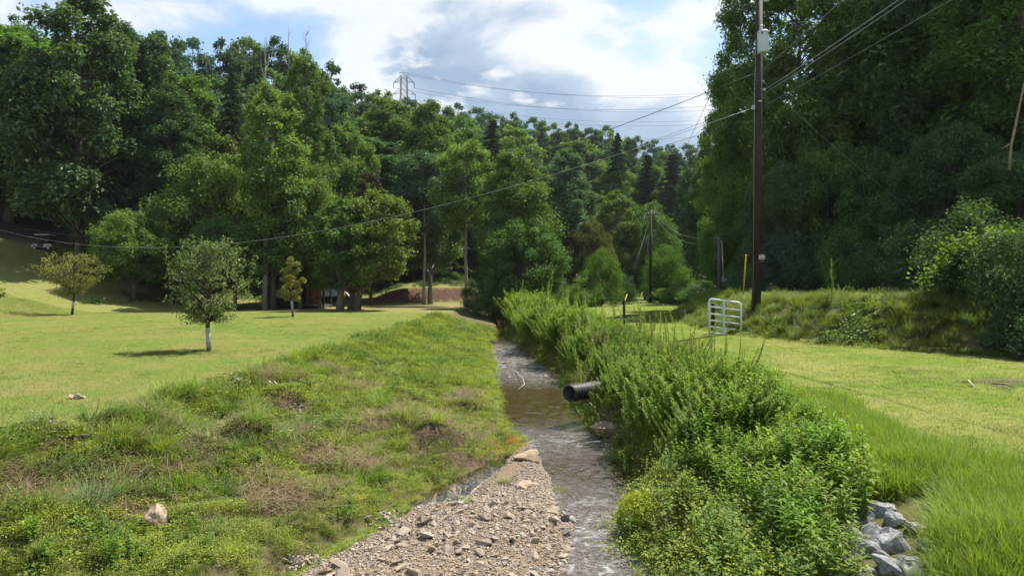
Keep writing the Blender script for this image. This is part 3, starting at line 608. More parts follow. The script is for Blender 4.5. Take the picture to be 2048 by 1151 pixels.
# --- trees told apart one by one, with shade trees added at the left
TREES = [
 ('tall0', 158, 60, -14, 330, 'leaf_dark', 'tall dark poplar with straight trunk beside the golf cart slope', 'bark'),
 ('tall2', 70, 90, 150, 190, 'leaf_dark', 'dark tree added for shade directly behind the golf cart', 'bark'),  # put in to cast shade on the golf cart slope
 ('near0', 118, 82, 250, 130, 'leaf_dark', 'dark tree added for shade between golf cart and pale poplar trunk', 'bark'),
 ('tall1', 212, 72, 190, 170, 'leaf_dark', 'dark tree added for shade just right of the pale poplar trunk', 'bark'),
 ('tall0', 300, 71, 75, 190, 'leaf_dark', 'tall dark tree added for shade, rising behind the hemlock', 'bark'),
 ('near1', 338, 63, 170, 190, 'leaf_dark', 'dark tree added for shade between hemlock and yellow-green maple', 'bark'),
 ('maple1', 205, 62, 420, 130, 'leaf_dark', 'low dark tree behind the wide yellowish sapling', 'bark'),
 ('tall0', -130, 66, 40, 300, 'leaf_dark', 'dark tree added for shade mostly outside the left edge', 'bark'),  # mostly out of view, added with the slope's shade trees
 ('tall1', 20, 78, 28, 210, 'leaf_dark', 'dark tree at the far left edge above the golf cart', 'bark'),
 ('tall2', 232, 75, 38, 190, 'leaf_dark', 'tree crown rising behind the tall poplar, against the sky', 'bark'),
 ('hemlock', 285, 64, 95, 210, 'leaf_conifer', 'drooping dark hemlock right of the tall pale trunk', 'bark'),
 ('poplar1', 372, 68, 138, 165, 'leaf_mid', 'lit green tree standing above the dark woods left of the ivy-covered tree', 'bark'),
 ('hemlock', 462, 71, 136, 150, 'leaf_conifer', 'dark pine between the lit tree and the dead snag', 'bark'),
 ('poplar1', 545, 57, 165, 165, 'leaf_mid', 'tall ivy-clad tree with a dead bare top beside the cabin', 'bark'),
 ('poplar0', 612, 66, 112, 110, 'leaf_yellow', 'slim yellowish tree with dead twigs at its top right of the ivy-clad tree', 'bark'),
 ('maple0', 268, 56, 418, 170, 'leaf_mid', 'low spreading maple over a dark trunk at the shaded lawn edge', 'bark'),
 ('round1', 430, 71, 258, 190, 'leaf_olive', 'brownish olive tree above the yellow-green maple', 'bark'),
 ('maple0', 425, 61, 300, 250, 'leaf_yellow', 'large yellow-green maple behind the silvery sapling', 'bark'),
 ('maple1', 470, 57, 430, 200, 'leaf_mid', 'low green maple directly behind the silvery sapling top', 'bark'),
 ('maple1', 600, 59, 330, 180, 'leaf_yellow', 'yellow-green maple shading the cabin roof', 'bark'),
 ('maple0', 640, 60, 425, 140, 'leaf_mid', 'dark leafy tree over the cabin porch', 'bark'),
 ('tall1', 700, 76, 228, 150, 'leaf_mid', 'mid-green tree behind the leaning trunks', 'bark'),
 ('poplar1', 775, 96, 190, 150, 'leaf_yellow', 'yellow-green tree below the steel pylon', 'bark'),
 ('tall0', 860, 78, 205, 170, 'leaf_yellow', 'open yellow-green tree on a slim bare trunk right of the pylon', 'bark_pale'),
 ('poplar1', 742, 71, 335, 80, 'leaf_dead', 'brown dying tree between green crowns', 'bark'),
 ('tall2', 660, 82, 165, 130, 'leaf_blue', 'blue-green tree right of the slim yellowish tree', 'bark'),
 ('bare0', 932, 69, 285, 140, 'leaf_mid', 'tree with tall bare pale trunk at the end of the clay cut', 'bark_pale'),
 ('bare1', 848, 74, 300, 120, 'leaf_blue', 'tree with long grey bare trunk above the clay cut', 'bark_pale'),
 ('tall1', 1035, 62, 285, 205, 'leaf_yellow', 'big yellow-green tree leaning over the head of the stream', 'bark_pale'),
 ('round0', 1045, 58, 440, 200, 'leaf_mid', 'low green tree at the head of the stream, under the big yellow-green one', 'bark'),
 ('poplar0', 1130, 86, 300, 120, 'leaf_blue', 'blue-green cone-shaped tree right of the big yellow-green tree', 'bark'),
 ('pine', 985, 118, 240, 150, 'leaf_conifer', 'dark pine on the hill between two yellow-green crowns', 'bark'),
 ('round2', 1178, 84, 440, 110, 'leaf_olive', 'olive tree behind the leafy sycamore sapling', 'bark'),
 ('tall2', 1232, 96, 380, 125, 'leaf_yellow', 'clumpy yellow-green tree left of the far utility pole', 'bark'),
 ('round1', 1290, 98, 402, 95, 'leaf_mid', 'green tree directly behind the far utility pole', 'bark'),
 ('willow', 1332, 80, 490, 110, 'leaf_mid', 'soft rounded willow right of the far utility pole', 'bark'),
 ('willow', 1203, 62, 497, 95, 'leaf_mid', 'pale leafy sycamore sapling at the end of the weed strip', 'bark'),
 ('pine', 1345, 128, 308, 160, 'leaf_grey', 'grey dying hemlock on the far hillside above the utility pole', 'bark_pale'),
 ('hemlock', 1235, 138, 268, 150, 'leaf_conifer', 'dark pine on the far hill left of the grey hemlock', 'bark'),
 ('tall0', 1160, 142, 285, 130, 'leaf_dark', 'dark tree on the far hill above the blue-green cone-shaped tree', 'bark'),
 ('pine', 1295, 134, 310, 120, 'leaf_conifer', 'slim dark pine beside the grey hemlock', 'bark'),
 ('tall1', 1395, 104, 325, 120, 'leaf_dark', 'dark tree where the far hill meets the right-hand wood', 'bark'),
 ('tall2', 1440, 74, 235, 130, 'leaf_dark', 'dark narrow tree left of the near utility pole', 'bark'),
 ('near0', 1515, 47, -150, 190, 'leaf_mid', 'tall airy tree behind the transformer, edge against the sky', 'bark'),
 ('near1', 1455, 52, 130, 110, 'leaf_mid', 'dark tree below the tall airy one, left of the near pole', 'bark'),
 ('near1', 1600, 44, -230, 270, 'leaf_mid', 'tall dark tree right of the transformer', 'bark'),
 ('near0', 1745, 42, -260, 290, 'leaf_mid', 'tall dark green tree in the middle of the right-hand wood', 'bark'),
 ('near1', 1900, 37, -300, 330, 'leaf_dark', 'tall black-green tree behind the vine-covered thicket', 'bark'),
 ('near0', 2050, 32, -400, 400, 'leaf_mid', 'tree with sunlit top leaves at the top right corner', 'bark'),
 ('round1', 1475, 46, 380, 130, 'leaf_mid', 'low tree with lit leaves behind the pole with the conduit', 'bark'),
 ('round0', 1570, 40, 330, 170, 'leaf_dark', 'dark low tree right of the near utility pole', 'bark'),
 ('round2', 1670, 39, 280, 210, 'leaf_mid', 'green low tree above the tall weed stalk', 'bark'),
 ('round1', 1790, 36, 300, 230, 'leaf_mid', 'dark low tree behind the silvery vines', 'bark'),
 ('round0', 1900, 31, 250, 260, 'leaf_dark', 'dark low tree above the arch of yellow vine leaves', 'bark'),
 ('round2', 2040, 25, 300, 300, 'leaf_dark', 'vine-smothered tree at the right edge', 'bark'),
]
for key, px, Y, top, wpx, lm, lb, bk in TREES: tree_px(key, px, Y, top, wpx, lm, lb, bark=bk, name={'hemlock': 'hemlock_tree', 'pine': 'pine_tree', 'willow': 'willow_tree'}.get(key, 'broadleaf_tree'))

# --- shrubs along the wood edges
SHRUBS = [
 (1960, 20, 400, 220, 'leaf_dark', 'vine-covered shrub mound right of the dark hollow'), (2040, 17.5, 455, 200, 'leaf_dark', 'leafy vine shrub at the right edge above the bank'), (2060, 16.3, 580, 170, 'leaf_dark', 'dark shrub at the right edge beside the bank foot'),
 (1850, 26, 440, 160, 'leaf_dark', 'dark bush left of the arch of yellow vine leaves'), (1770, 30, 450, 160, 'leaf_dark', 'dark bush behind the top of the weedy bank'), (1700, 33, 455, 130, 'leaf_mid', 'bush behind the tall weed stalk'),
 (1630, 36, 465, 130, 'leaf_dark', 'bush at the back of the upper lawn'), (1565, 38, 470, 110, 'leaf_blue', 'bluish bush right of the near utility pole'), (1494, 40, 505, 70, 'leaf_blue', 'silvery bush behind the yellow guy guard'),
 (1410, 62, 560, 120, 'leaf_mid', 'low thicket left of the pole with the conduit'), (1370, 74, 560, 120, 'leaf_mid', 'low thicket right of the far utility pole'), (1245, 72, 545, 60, 'leaf_dark', 'dark bush left of the far utility pole'),
 (1160, 60, 555, 90, 'leaf_mid', 'bright bush at the far end of the weed strip'), (1030, 56, 565, 90, 'leaf_dark', 'dark bush at the head of the stream'), (985, 58, 552, 80, 'leaf_mid', 'leafy bush beside the bare pale trunk'),
 (950, 64, 560, 50, 'leaf_dark', 'small dark bush at the right end of the clay cut'), (1100, 66, 545, 100, 'leaf_dark', 'dark bush behind the weed strip'), (1450, 52, 540, 90, 'leaf_dark', 'dark bush behind the conduit pole'),
 (1320, 78, 555, 60, 'leaf_dark', 'dark low bush just right of the far utility pole'), (330, 66, 520, 90, 'leaf_dark', 'dark bush under the maples left of the silvery sapling'), (10, 84, 420, 130, 'leaf_dark', 'dark bush at the left edge above the golf cart'),
]
for i, (px, Y, top, wpx, lm, lb) in enumerate(SHRUBS):
    tree_px('shrub%d' % (i % 2), px, Y, top, wpx, lm, lb, 'shrub', 'shrub')

TONE = {'leaf_dark': 'dark green', 'leaf_mid': 'mid-green', 'leaf_blue': 'bluish green', 'leaf_yellow': 'yellow-green', 'leaf_conifer': 'blackish green'}
def place(px): return 'above the golf cart slope' if px < 180 else 'behind the hemlock' if px < 340 else 'behind the lit green tree' if px < 480 else 'behind the ivy-clad tree' if px < 590 else 'above the cabin' if px < 700 else 'below the pylon' if px < 830 else 'above the clay cut' if px < 950 else 'above the head of the stream' if px < 1100 else 'above the weed strip' if px < 1210 else 'above the far utility pole' if px < 1360 else 'next to the right-hand wood' if px < 1500 else 'behind the near utility pole' if px < 1640 else 'above the tall weed stalk' if px < 1800 else 'above the vine-covered thicket'
# --- skyline of the ridge and the fill of the hillside
SKY = [(0, 30), (60, 58), (130, 20), (240, 45), (300, 60), (345, 75), (450, 70), (560, 72), (600, 85), (640, 105), (680, 140), (720, 165), (760, 180), (830, 205), (890, 192), (940, 215), (1040, 225), (1085, 225), (1130, 245), (1225, 252), (1260, 270), (1300, 285), (1400, 290), (1450, 300), (2048, 300)]
skyline = lambda px: float(np.interp(px, [a for a, b in SKY], [b for a, b in SKY]))
px = 262; i = 0
while px < 1470:
    Y = float(np.interp(px, [250, 350, 500, 640, 760, 900, 1000, 1300, 1500], [100, 120, 140, 146, 164, 175, 200, 222, 225])) + random.uniform(-4, 4)
    tree_px('ridge%d' % (i % 3), px, Y, skyline(px)+random.uniform(-7, 12), random.uniform(11, 15)*F/Y, lm_ := random.choice(['leaf_dark', 'leaf_mid', 'leaf_blue', 'leaf_dark']),
            '%s oak on the ridge skyline %s' % (TONE[lm_], place(px)), name='ridge_tree', group='oaks along the ridge skyline')
    px += random.uniform(.48, .7)*9.5*F/Y; i += 1
def fill(n, xr, yr, cond, H, lms, lb, group, keys, margin=16):
    k = 0; pts = []; tries = 0
    while k < n and tries < n*60:
        tries += 1
        Y = yr[0]+(yr[1]-yr[0])*random.random()**1.25; x = random.uniform(*xr)*Y/F; px = x*F/Y+1024
        if not cond(x, Y): continue
        if any((x-a)**2+(Y-b)**2 < (3.2+Y*.018)**2 for a, b in pts): continue
        g = tz(x, Y); h = random.uniform(*H); top = 575.5-(g+h-CAMZ)*F/Y
        lim = skyline(px)+margin
        if top < lim: h = CAMZ+(575.5-lim)*Y/F-g
        if h < 9: continue
        lm_ = random.choice(lms); plant_tree('hill_tree', random.choice(keys), x, Y, h, h*random.uniform(.52, .80), lm_, lb % (TONE[lm_], place(px)), group=group); pts.append((x, Y)); k += 1
D1 = lambda x, y: float(sdist(np.array([x]), np.array([y]), PLEFT, 1.0)[0]); D2 = lambda x, y: float(sdist(np.array([x]), np.array([y]), PRIGHT, -1.0)[0])
fill(95, (-1060, 420), (70, 150), lambda x, y: D1(x, y) > (26 if x < -30 else 9), (15, 22), ['leaf_dark', 'leaf_mid', 'leaf_blue', 'leaf_dark', 'leaf_yellow', 'leaf_mid'], '%s tree on the wooded hillside %s', 'trees on the hillside', ['tall0', 'tall1', 'tall2', 'ridge0', 'ridge1', 'poplar0', 'hemlock'])
fill(70, (-700, 460), (130, 215), lambda x, y: D1(x, y) > 22, (17, 24), ['leaf_dark', 'leaf_blue', 'leaf_mid', 'leaf_mid', 'leaf_dark'], '%s tree high on the far hill %s', 'trees high on the hill', ['ridge0', 'ridge1', 'ridge2', 'ridge1', 'tall1'])
skyline_save = SKY; SKY = [(0, -400), (1430, 120), (1500, -400), (3000, -400)]
skyline = lambda px: float(np.interp(px, [a for a, b in SKY], [b for a, b in SKY]))
fill(40, (440, 1150), (38, 105), lambda x, y: D2(x, y) > 13, (16, 22), ['leaf_dark', 'leaf_dark', 'leaf_mid'], '%s tree deep in the right-hand wood %s', 'trees deep in the right-hand wood', ['near0', 'near1', 'tall0', 'tall1'])

# ------------------------------------------------------------------ scatter of uncountable ground cover (geometry nodes)
def scatter(name, pts, rot, scl, idx, variants, label, parent=None):
    """pts (n,3); variants: list of (mesh, material)"""
    src = bpy.data.collections.new(name+'_kinds')
    for i, (me, mt) in enumerate(variants):
        o = bpy.data.objects.new('%s_kind_%02d' % (name, i), me)
        if not me.materials: me.materials.append(mt)
        if len(me.materials) == 1: o.material_slots[0].link = 'OBJECT'; o.material_slots[0].material = mt
        src.objects.link(o)
    me = bpy.data.meshes.new(name); n = len(pts); me.vertices.add(n); me.vertices.foreach_set('co', np.asarray(pts, np.float32).ravel())
    a = me.attributes.new('rot', 'FLOAT_VECTOR', 'POINT'); a.data.foreach_set('vector', np.asarray(rot, np.float32).ravel())
    a = me.attributes.new('scl', 'FLOAT', 'POINT'); a.data.foreach_set('value', np.asarray(scl, np.float32))
    a = me.attributes.new('idx', 'INT', 'POINT'); a.data.foreach_set('value', np.asarray(idx, np.int32))
    o = bpy.data.objects.new(name, me); link(o, parent)
    g = bpy.data.node_groups.new(name, 'GeometryNodeTree'); g.interface.new_socket('Geometry', in_out='INPUT', socket_type='NodeSocketGeometry'); g.interface.new_socket('Geometry', in_out='OUTPUT', socket_type='NodeSocketGeometry')
    N, L = g.nodes, g.links; gi = N.new('NodeGroupInput'); go = N.new('NodeGroupOutput'); ip = N.new('GeometryNodeInstanceOnPoints'); ci = N.new('GeometryNodeCollectionInfo')
    ci.inputs['Collection'].default_value = src; ci.inputs['Separate Children'].default_value = True; ci.inputs['Reset Children'].default_value = True
    ip.inputs['Pick Instance'].default_value = True
    for nm, ty, sk in (('rot', 'FLOAT_VECTOR', 'Rotation'), ('scl', 'FLOAT', 'Scale'), ('idx', 'INT', 'Instance Index')):
        na = N.new('GeometryNodeInputNamedAttribute'); na.data_type = ty; na.inputs[0].default_value = nm
        outp = [s for s in na.outputs if s.enabled and s.name == 'Attribute'][0]; L.new(outp, ip.inputs[sk])
    L.new(gi.outputs[0], ip.inputs['Points']); L.new(ci.outputs[0], ip.inputs['Instance']); L.new(ip.outputs[0], go.inputs[0])
    md = o.modifiers.new('scatter', 'NODES'); md.node_group = g
    tag(o, label if parent is None else None, None, None, 'stuff'); return o
RG = np.random.RandomState(2024)
def spread(n, xr, yr, keep, ypow=1.6):
    """random points denser towards the viewer, kept where keep(x, y) holds"""
    y = yr[0]+(yr[1]-yr[0])*RG.rand(n)**ypow; x = xr[0](y)+(xr[1](y)-xr[0](y))*RG.rand(n); m = keep(x, y)
    return x[m], y[m]
def rots(n, tilt=.12): return np.stack([RG.normal(size=n)*tilt, RG.normal(size=n)*tilt, RG.rand(n)*6.283], 1)
def gpts(x, y, dz=0.0): return np.stack([x, y, terrain(x, y)+dz], 1)

# plants, each a small mesh
def grass_patch(name, seed, n, size, h, w, bend, upright=.35):
    r = np.random.RandomState(seed); P = np.zeros((n, 3)); P[:, :2] = (r.rand(n, 2)-.5)*size; P[:, 2] = -.01
    D = np.zeros((n, 3)); D[:, :2] = r.normal(size=(n, 2))*upright; D[:, 2] = 1
    V, t, q = blades(P, D, h*(.55+.75*r.rand(n)), w*(.7+.6*r.rand(n)), r, bend*r.rand(n)); return mesh_np(name, V, [t, q])
def grass_tuft(name, seed, n, rad, h, w, bend):
    r = np.random.RandomState(seed); a = r.rand(n)*6.283; rr = rad*r.rand(n)**.6; P = np.stack([rr*np.cos(a), rr*np.sin(a), np.full(n, -.02)], 1)
    D = np.stack([np.cos(a+r.normal(size=n)*.5)*rr/rad*.9, np.sin(a+r.normal(size=n)*.5)*rr/rad*.9, np.full(n, 1.)], 1)+r.normal(size=(n, 3))*.12
    V, t, q = blades(P, D, h*(.5+.7*r.rand(n)), w*(.7+.6*r.rand(n)), r, bend*(.3+r.rand(n))); return mesh_np(name, V, [t, q])
def cover_patch(name, seed, n, size, h, leaf, aspect=.6):
    r = np.random.RandomState(seed); P = np.zeros((n, 3)); P[:, :2] = r.normal(size=(n, 2))*size*.35; d = np.hypot(P[:, 0], P[:, 1])/size
    P[:, 2] = h*np.maximum(0, 1-d*1.1)*(.15+.95*r.rand(n)); Nn = unit(np.array([0, 0, 1.])+r.normal(size=(n, 3))*.5)
    V, q = leaf_quads(P, Nn, leaf*(.6+.8*r.rand(n)), aspect, r, .1); return mesh_np(name, V, [q])
def straw_patch(name, seed, n, size, L, w):
    r = np.random.RandomState(seed); P = np.zeros((n, 3)); P[:, :2] = r.normal(size=(n, 2))*size*.4; P[:, 2] = .01+.07*r.rand(n)
    D = r.normal(size=(n, 3)); D[:, 2] = .25*np.abs(D[:, 2]); V, t, q = blades(P, D, L*(.5+.8*r.rand(n)), w, r, .25*r.rand(n)); return mesh_np(name, V, [t, q])
def weed(name, seed, stems, H, leaf, wid, step, lean=.25, whorl=2, rad=.10, droop=.5, updir=.45, shrink=.45):
    """leafy stems; returns (stem mesh, foliage mesh)"""
    r = np.random.RandomState(seed); mb = MB(); P = []; D = []; Ls = []
    for s in range(stems):
        a = r.rand()*6.283; ln = lean*r.rand(); h = H*(.65+.45*r.rand()); b = np.array([r.normal()*rad, r.normal()*rad, -.03]); tip = b+np.array([math.cos(a)*ln*h, math.sin(a)*ln*h, h])
        mid = (b+tip)/2+np.array([math.cos(a), math.sin(a), 0])*-.04*h; mb.tube([tuple(b), tuple(mid), tuple(tip)], [.006*H+.002, .004*H+.0015, .0015], 4, False)
        k = max(3, int(h/step)); ang = r.rand()*6.283
        for j in range(k):
            t = .12+.88*(j+1)/k; p = (b*(1-t)+mid*t)*(1-t)+(mid*(1-t)+tip*t)*t
            for w_ in range(whorl):
                an = ang+w_*6.283/whorl+r.normal()*.3; P.append(p); D.append([math.cos(an), math.sin(an), updir+.7*max(0, t-.85)*6+r.normal()*.2]); Ls.append(leaf*(1-shrink*abs(t-.55)/.55)*(.75+.5*r.rand()))
            ang += 2.2
    P = np.array(P); D = np.array(D); Ls = np.array(Ls); V, t, q = lance(P, D, Ls, Ls*wid, r, droop)
    return mb.mesh(name+'_stem'), mesh_np(name+'_foliage', V, [t, q])
def joined(pair):
    """one mesh of stem and foliage, for the uncountable mass"""
    a, b = pair; va = np.empty(len(a.vertices)*3, np.float32); a.vertices.foreach_get('co', va); vb = np.empty(len(b.vertices)*3, np.float32); b.vertices.foreach_get('co', vb)
    f = {3: [], 4: []}
    for me, o in ((a, 0), (b, len(a.vertices))):
        for p in me.polygons:
            if len(p.vertices) in f: f[len(p.vertices)].append([v+o for v in p.vertices])
    return mesh_np('weed_joined', np.concatenate([va, vb]).reshape(-1, 3), [np.array(f[k]) for k in f if f[k]])

LAWN = [grass_patch('lawn_patch', 200+i, 150, .36, .040, .006, .5, .8) for i in range(4)]
LUSH = [grass_patch('lush_patch', 210+i, 150, .36, .27, .0055, .6, .55) for i in range(4)]
FRINGE = [grass_patch('fringe_patch', 215+i, 110, .34, .13, .007, .5, .45) for i in range(4)]
TUFT = [grass_tuft('tuft', 220+i, 120, .13, .42, .009, .55) for i in range(4)]
SMALLT = [grass_tuft('small_tuft', 225+i, 60, .10, .13, .007, .5) for i in range(3)]
COVER = [cover_patch('cover', 230+i, 190, .42, .07, .028) for i in range(4)]
COVERL = [cover_patch('cover_large', 235+i, 60, .40, .20, .075, .7) for i in range(3)]
STRAW = [straw_patch('straw', 240+i, 90, .34, .16, .004) for i in range(3)]
BROAD = [weed('broad', 250+i, 4+i % 3, .80, .20, .24, .042, .30, 2, .09, .7) for i in range(6)]
FEATHER = [weed('feather', 260+i, 11, .95, .085, .34, .030, .75, 4, .13, .5, .25, .35) for i in range(6)]
STALK = [weed('stalk', 270+i, 2, 1.45, .13, .16, .038, .10, 3, .05, .3, .8) for i in range(4)]
LOWW = [weed('loww', 280+i, 6, .22, .06, .42, .035, .55, 3, .10, .3, .4) for i in range(4)]
VINE = [cover_patch('vine', 290+i, 95, .62, .34, .105, .8) for i in range(3)]

def inview(x, y, m=140): p = x*F/y+1024; return (p > -m) & (p < 2048+m)
cst = lambda v: (lambda y: np.full(np.shape(y), float(v)))
L_, P_ = (lambda y: np.minimum(XEf(y)+.1, 0)), (lambda y: np.maximum(XRf(y), 0))
# mown lawn and mown track
x, y = spread(105000, (lambda y: -1.05*y, L_), (5.0, 48), lambda x, y: inview(x, y, 420), 1.25)
n = len(x); scatter('lawn_grass', gpts(x, y), rots(n, .06), (.8+.5*RG.rand(n))*np.interp(y, [8, 48], [.9, 2.0]), RG.randint(0, 4, n), [(m_, M['grass_lawn']) for m_ in LAWN], 'short mown grass of the left lawn')
x, y = spread(70000, (P_, lambda y: np.minimum(np.interp(y, [5, 16, 24, 40, 60, 80], [17, 13, 8.5, 10, 17, 24]), 1.15*y)), (4.0, 62), lambda x, y: inview(x, y, 520) & (sdist(x, y, PRIGHT, -1.0) < .5) & (((x-8.9)/.9)**2+((y-12.3)/.7)**2 > 1) & ((np.abs(x-np.interp(y, [6, 9, 12, 15, 20, 30], [6.6, 6.8, 6.8, 5.9, 5.3, 5.4])) > .32) | (RG.rand(len(x)) < .35)), 1.25)
n = len(x); M['grass_track'] = leafmat('grass_track', (.112, .172, .032), (.155, .212, .042), (.225, .25, .07), trans=.35, tint=(1.15, 1.15, .5), gloss=.012, tree_var=.22, clump=.0, up=.85, gain=1.3, patch=((.25, .255, .10), .8, (.10, .19, .022)))
scatter('track_grass', gpts(x, y), rots(n, .06), (.8+.5*RG.rand(n))*np.interp(y, [8, 48], [.9, 2.0]), RG.randint(0, 4, n), [(m_, M['grass_track']) for m_ in LAWN], 'short mown grass of the track right of the weeds')

x, y = spread(5000, (lambda y: -.86*y, lambda y: .8*y), (6, 34), lambda x, y: inview(x, y) & ((x < XEf(y)) | ((x > XRf(y)+.1) & (sdist(x, y, PRIGHT, -1.0) < 0))) & (fbm(x*.5+2, y*.5, 3) > .03), 1.2)
n = len(x); scatter('lawn_weeds', gpts(x, y), rots(n, .1), (.35+.35*RG.rand(n))*np.interp(y, [8, 34], [1, 1.8]), RG.randint(0, 5, n), [(m_, M['bank_weed']) for m_ in COVER]+[(STRAW[0], M['grass_dry'])], 'clover and small weeds in the mown grass')
# left bank: low leafy cover, tufts, straw
def u_left(x, y): return (BLf(y)-x)/np.maximum(BLf(y)-XEf(y), .5)
kb = lambda x, y: inview(x, y) & (u_left(x, y) > np.where((y < 8.6) | (y > 11), -.07, .0)-.10*np.maximum(fbm(x*1.4, y*1.4+9, 2), 0)) & (u_left(x, y) < 1.06)
x, y = spread(27000, (lambda y: XEf(y)-.4, lambda y: BLf(y)+.45), (4.5, 46), kb, 1.7)
bare = fbm(x*.9+3, y*.9+1, 3) > np.where(u_left(x, y) > .5, .06, .12)
bare = bare | (spots(x, y) > .45+.3*RG.rand(len(x))); kd = RG.rand(len(x)) > np.where(bare, np.where(y < 15, .66, .3), .04); x, y, bare = x[kd], y[kd], bare[kd]; n = len(x)
uu = u_left(x, y); rr = RG.rand(n); kind = np.where(rr < .50, RG.randint(0, 4, n), np.where(rr < .72, 11+RG.randint(0, 4, n), np.where(rr < .90, 4+RG.randint(0, 3, n), 7+RG.randint(0, 4, n))))
hi = fbm(x*.45+40, y*.45, 2); kind = np.where((hi > .07) & (RG.rand(n) < .65), 4+RG.randint(0, 3, n), kind); kind = np.where((hi < -.08) & (uu > .35) & (RG.rand(n) < .5), 7+RG.randint(0, 4, n), kind)
sc_ = (.60+.6*RG.rand(n))*np.interp(y, [6, 40], [.75, 1.5])*np.where(kind < 4, .9, 1)*np.interp(uu, [0, .1, .5], [.6, .8, 1])
scatter('bank_grass', gpts(x, y), rots(n, .15), sc_, kind, [(m_, M['ground_cover']) for m_ in COVER]+[(m_, M['grass_bank']) for m_ in SMALLT]+[(joined(m_), M['bank_weed']) for m_ in LOWW]+[(m_, M['cover_lime']) for m_ in COVER], 'low grass and leafy cover on the left bank')
x, y = spread(1300, (lambda y: XEf(y)-.2, lambda y: BLf(y)-.5), (5, 17), lambda x, y: kb(x, y) & ((fbm(x*.9+3, y*.9+1, 3) > .06) | (spots(x, y) > .25)), 1.3)
n = len(x); scatter('dry_straw', gpts(x, y), rots(n, .2), .7+.8*RG.rand(n), RG.randint(0, 3, n), [(m_, M['grass_dry']) for m_ in STRAW], 'dead straw on the bare soil of the left bank')
x, y = spread(900, (lambda y: XEf(y)-.3, lambda y: BLf(y)-.4), (5, 44), lambda x, y: kb(x, y) & ((fbm(x*.6+9, y*.6, 2) > .07) | (np.abs(u_left(x, y)-.9) < .08)), 1.4)
n = len(x); scatter('bank_tufts', gpts(x, y), rots(n, .12), (.5+.55*RG.rand(n)), RG.randint(0, 8, n), [(m_, M['grass_lush']) for m_ in TUFT]+[(m_, M['grass_bank']) for m_ in TUFT], 'taller grass tufts dotted over the left bank')

ROCKS = lambda x, y: (x*F/y+1024 > 1640) & (x*F/y+1024 < 1915) & (y < 6.25)
x, y = spread(420, (lambda y: XEf(y)-.1, lambda y: XEf(y)+2.3), (6.0, 12), lambda x, y: inview(x, y) & (fbm(x*.8+1, y*.8+5, 2) > -.06) & (np.hypot(x+3.7, y-7.0) > .55), 1.2)
n = len(x); scatter('brow_grass', gpts(x, y), rots(n, .25), .45+.5*RG.rand(n), RG.randint(0, 11, n), [(m_, M['grass_blue']) for m_ in TUFT]+[(m_, M['grass_lush']) for m_ in TUFT[:2]]+[(m_, M['bank_weed']) for m_ in COVERL]+[(joined(m_), M['bank_weed']) for m_ in LOWW[:2]], 'long arching grass and broad leaves along the brow of the near left bank')
# right bank: feathery weeds, then lush grass along the track
v_r = lambda x, y: (x-WRf(y))/np.maximum(XWf(y)-WRf(y), .4)
x, y = spread(2600, (lambda y: WRf(y)+.42, lambda y: XWf(y)-.15), (9.0, 56), lambda x, y: inview(x, y) & ~((x < 1.85) & (np.abs(y-14.3) < .8)) & ~((x < 2.3) & (y > 10.5) & (y < 14.2)), 1.35)
lump = fbm(x*.9+31, y*.55+8, 3); keep_ = (lump > -.14) | (RG.rand(len(x)) < .25); x, y, lump = x[keep_], y[keep_], lump[keep_]; n = len(x); vv = v_r(x, y); tall = np.clip(.92+2.4*lump, .40, 1.4)*np.interp(vv, [0, .25, .6, 1], [.6, 1.0, .85, .35])*np.interp(y, [9, 20, 30, 56], [.72, .9, 1.25, 1.45])
kind = np.where(RG.rand(n) < .76, RG.randint(0, 6, n), np.where(RG.rand(n) < .25, 6+RG.randint(0, 4, n), 10+RG.randint(0, 6, n)))
fw = [M['leaf_feather'] if i % 3 else M['leaf_weed'] for i in range(6)]
scatter('bank_weeds', gpts(x, y), rots(n, .10), tall*(.7+.5*RG.rand(n)), kind, [(joined(m_), fw[i]) for i, m_ in enumerate(FEATHER)]+[(joined(m_), M['leaf_feather']) for m_ in STALK]+[(joined(m_), M['leaf_weed']) for m_ in BROAD], 'mass of feathery green weeds on the right bank of the stream')
x, y = spread(330, (lambda y: WRf(y)+.15, lambda y: XWf(y)-.05), (10.5, 50), lambda x, y: inview(x, y) & ~ROCKS(x, y) & ~((x < 1.95) & (np.abs(y-14.2) < .9)), 1.35)
n = len(x); scatter('mixed_stalks', gpts(x, y), rots(n, .16), (.7+.55*RG.rand(n))*np.interp(y, [5, 12, 50], [.62, .85, 1.2]), RG.randint(0, 11, n), [(joined(m_), M['leaf_feather' if i_ < 3 else 'leaf_olive']) for i_, m_ in enumerate(STALK)]+[(m_, M['grass_bank']) for m_ in TUFT]+[(m_, M['grass_dry']) for m_ in TUFT[:2]]+[(joined(FEATHER[0]), M['leaf_olive'])], 'dry stalks and long grass mixed into the weeds of the right bank')
x, y = spread(6000, (lambda y: WRf(y)-.02, lambda y: XWf(y)+.1), (4.2, 50), lambda x, y: inview(x, y) & ~ROCKS(x, y), 1.6)
n = len(x); kind = RG.randint(0, 11, n); scatter('weed_undergrowth', gpts(x, y), rots(n, .2), .6+.7*RG.rand(n), kind, [(joined(m_), M['leaf_feather']) for m_ in LOWW]+[(m_, M['grass_bank']) for m_ in SMALLT]+[(m_, M['ground_cover']) for m_ in COVER], 'low undergrowth between the weeds of the right bank')
x, y = spread(11000, (lambda y: XWf(y)-.30-.15*np.sin(y*1.3), lambda y: XRf(y)+np.interp(y, [4, 7, 9, 14], [.55, .15, .08, .05])+.15*np.sin(y*2.3)), (3.4, 24), lambda x, y: inview(x, y) & ~ROCKS(x, y), 1.4)
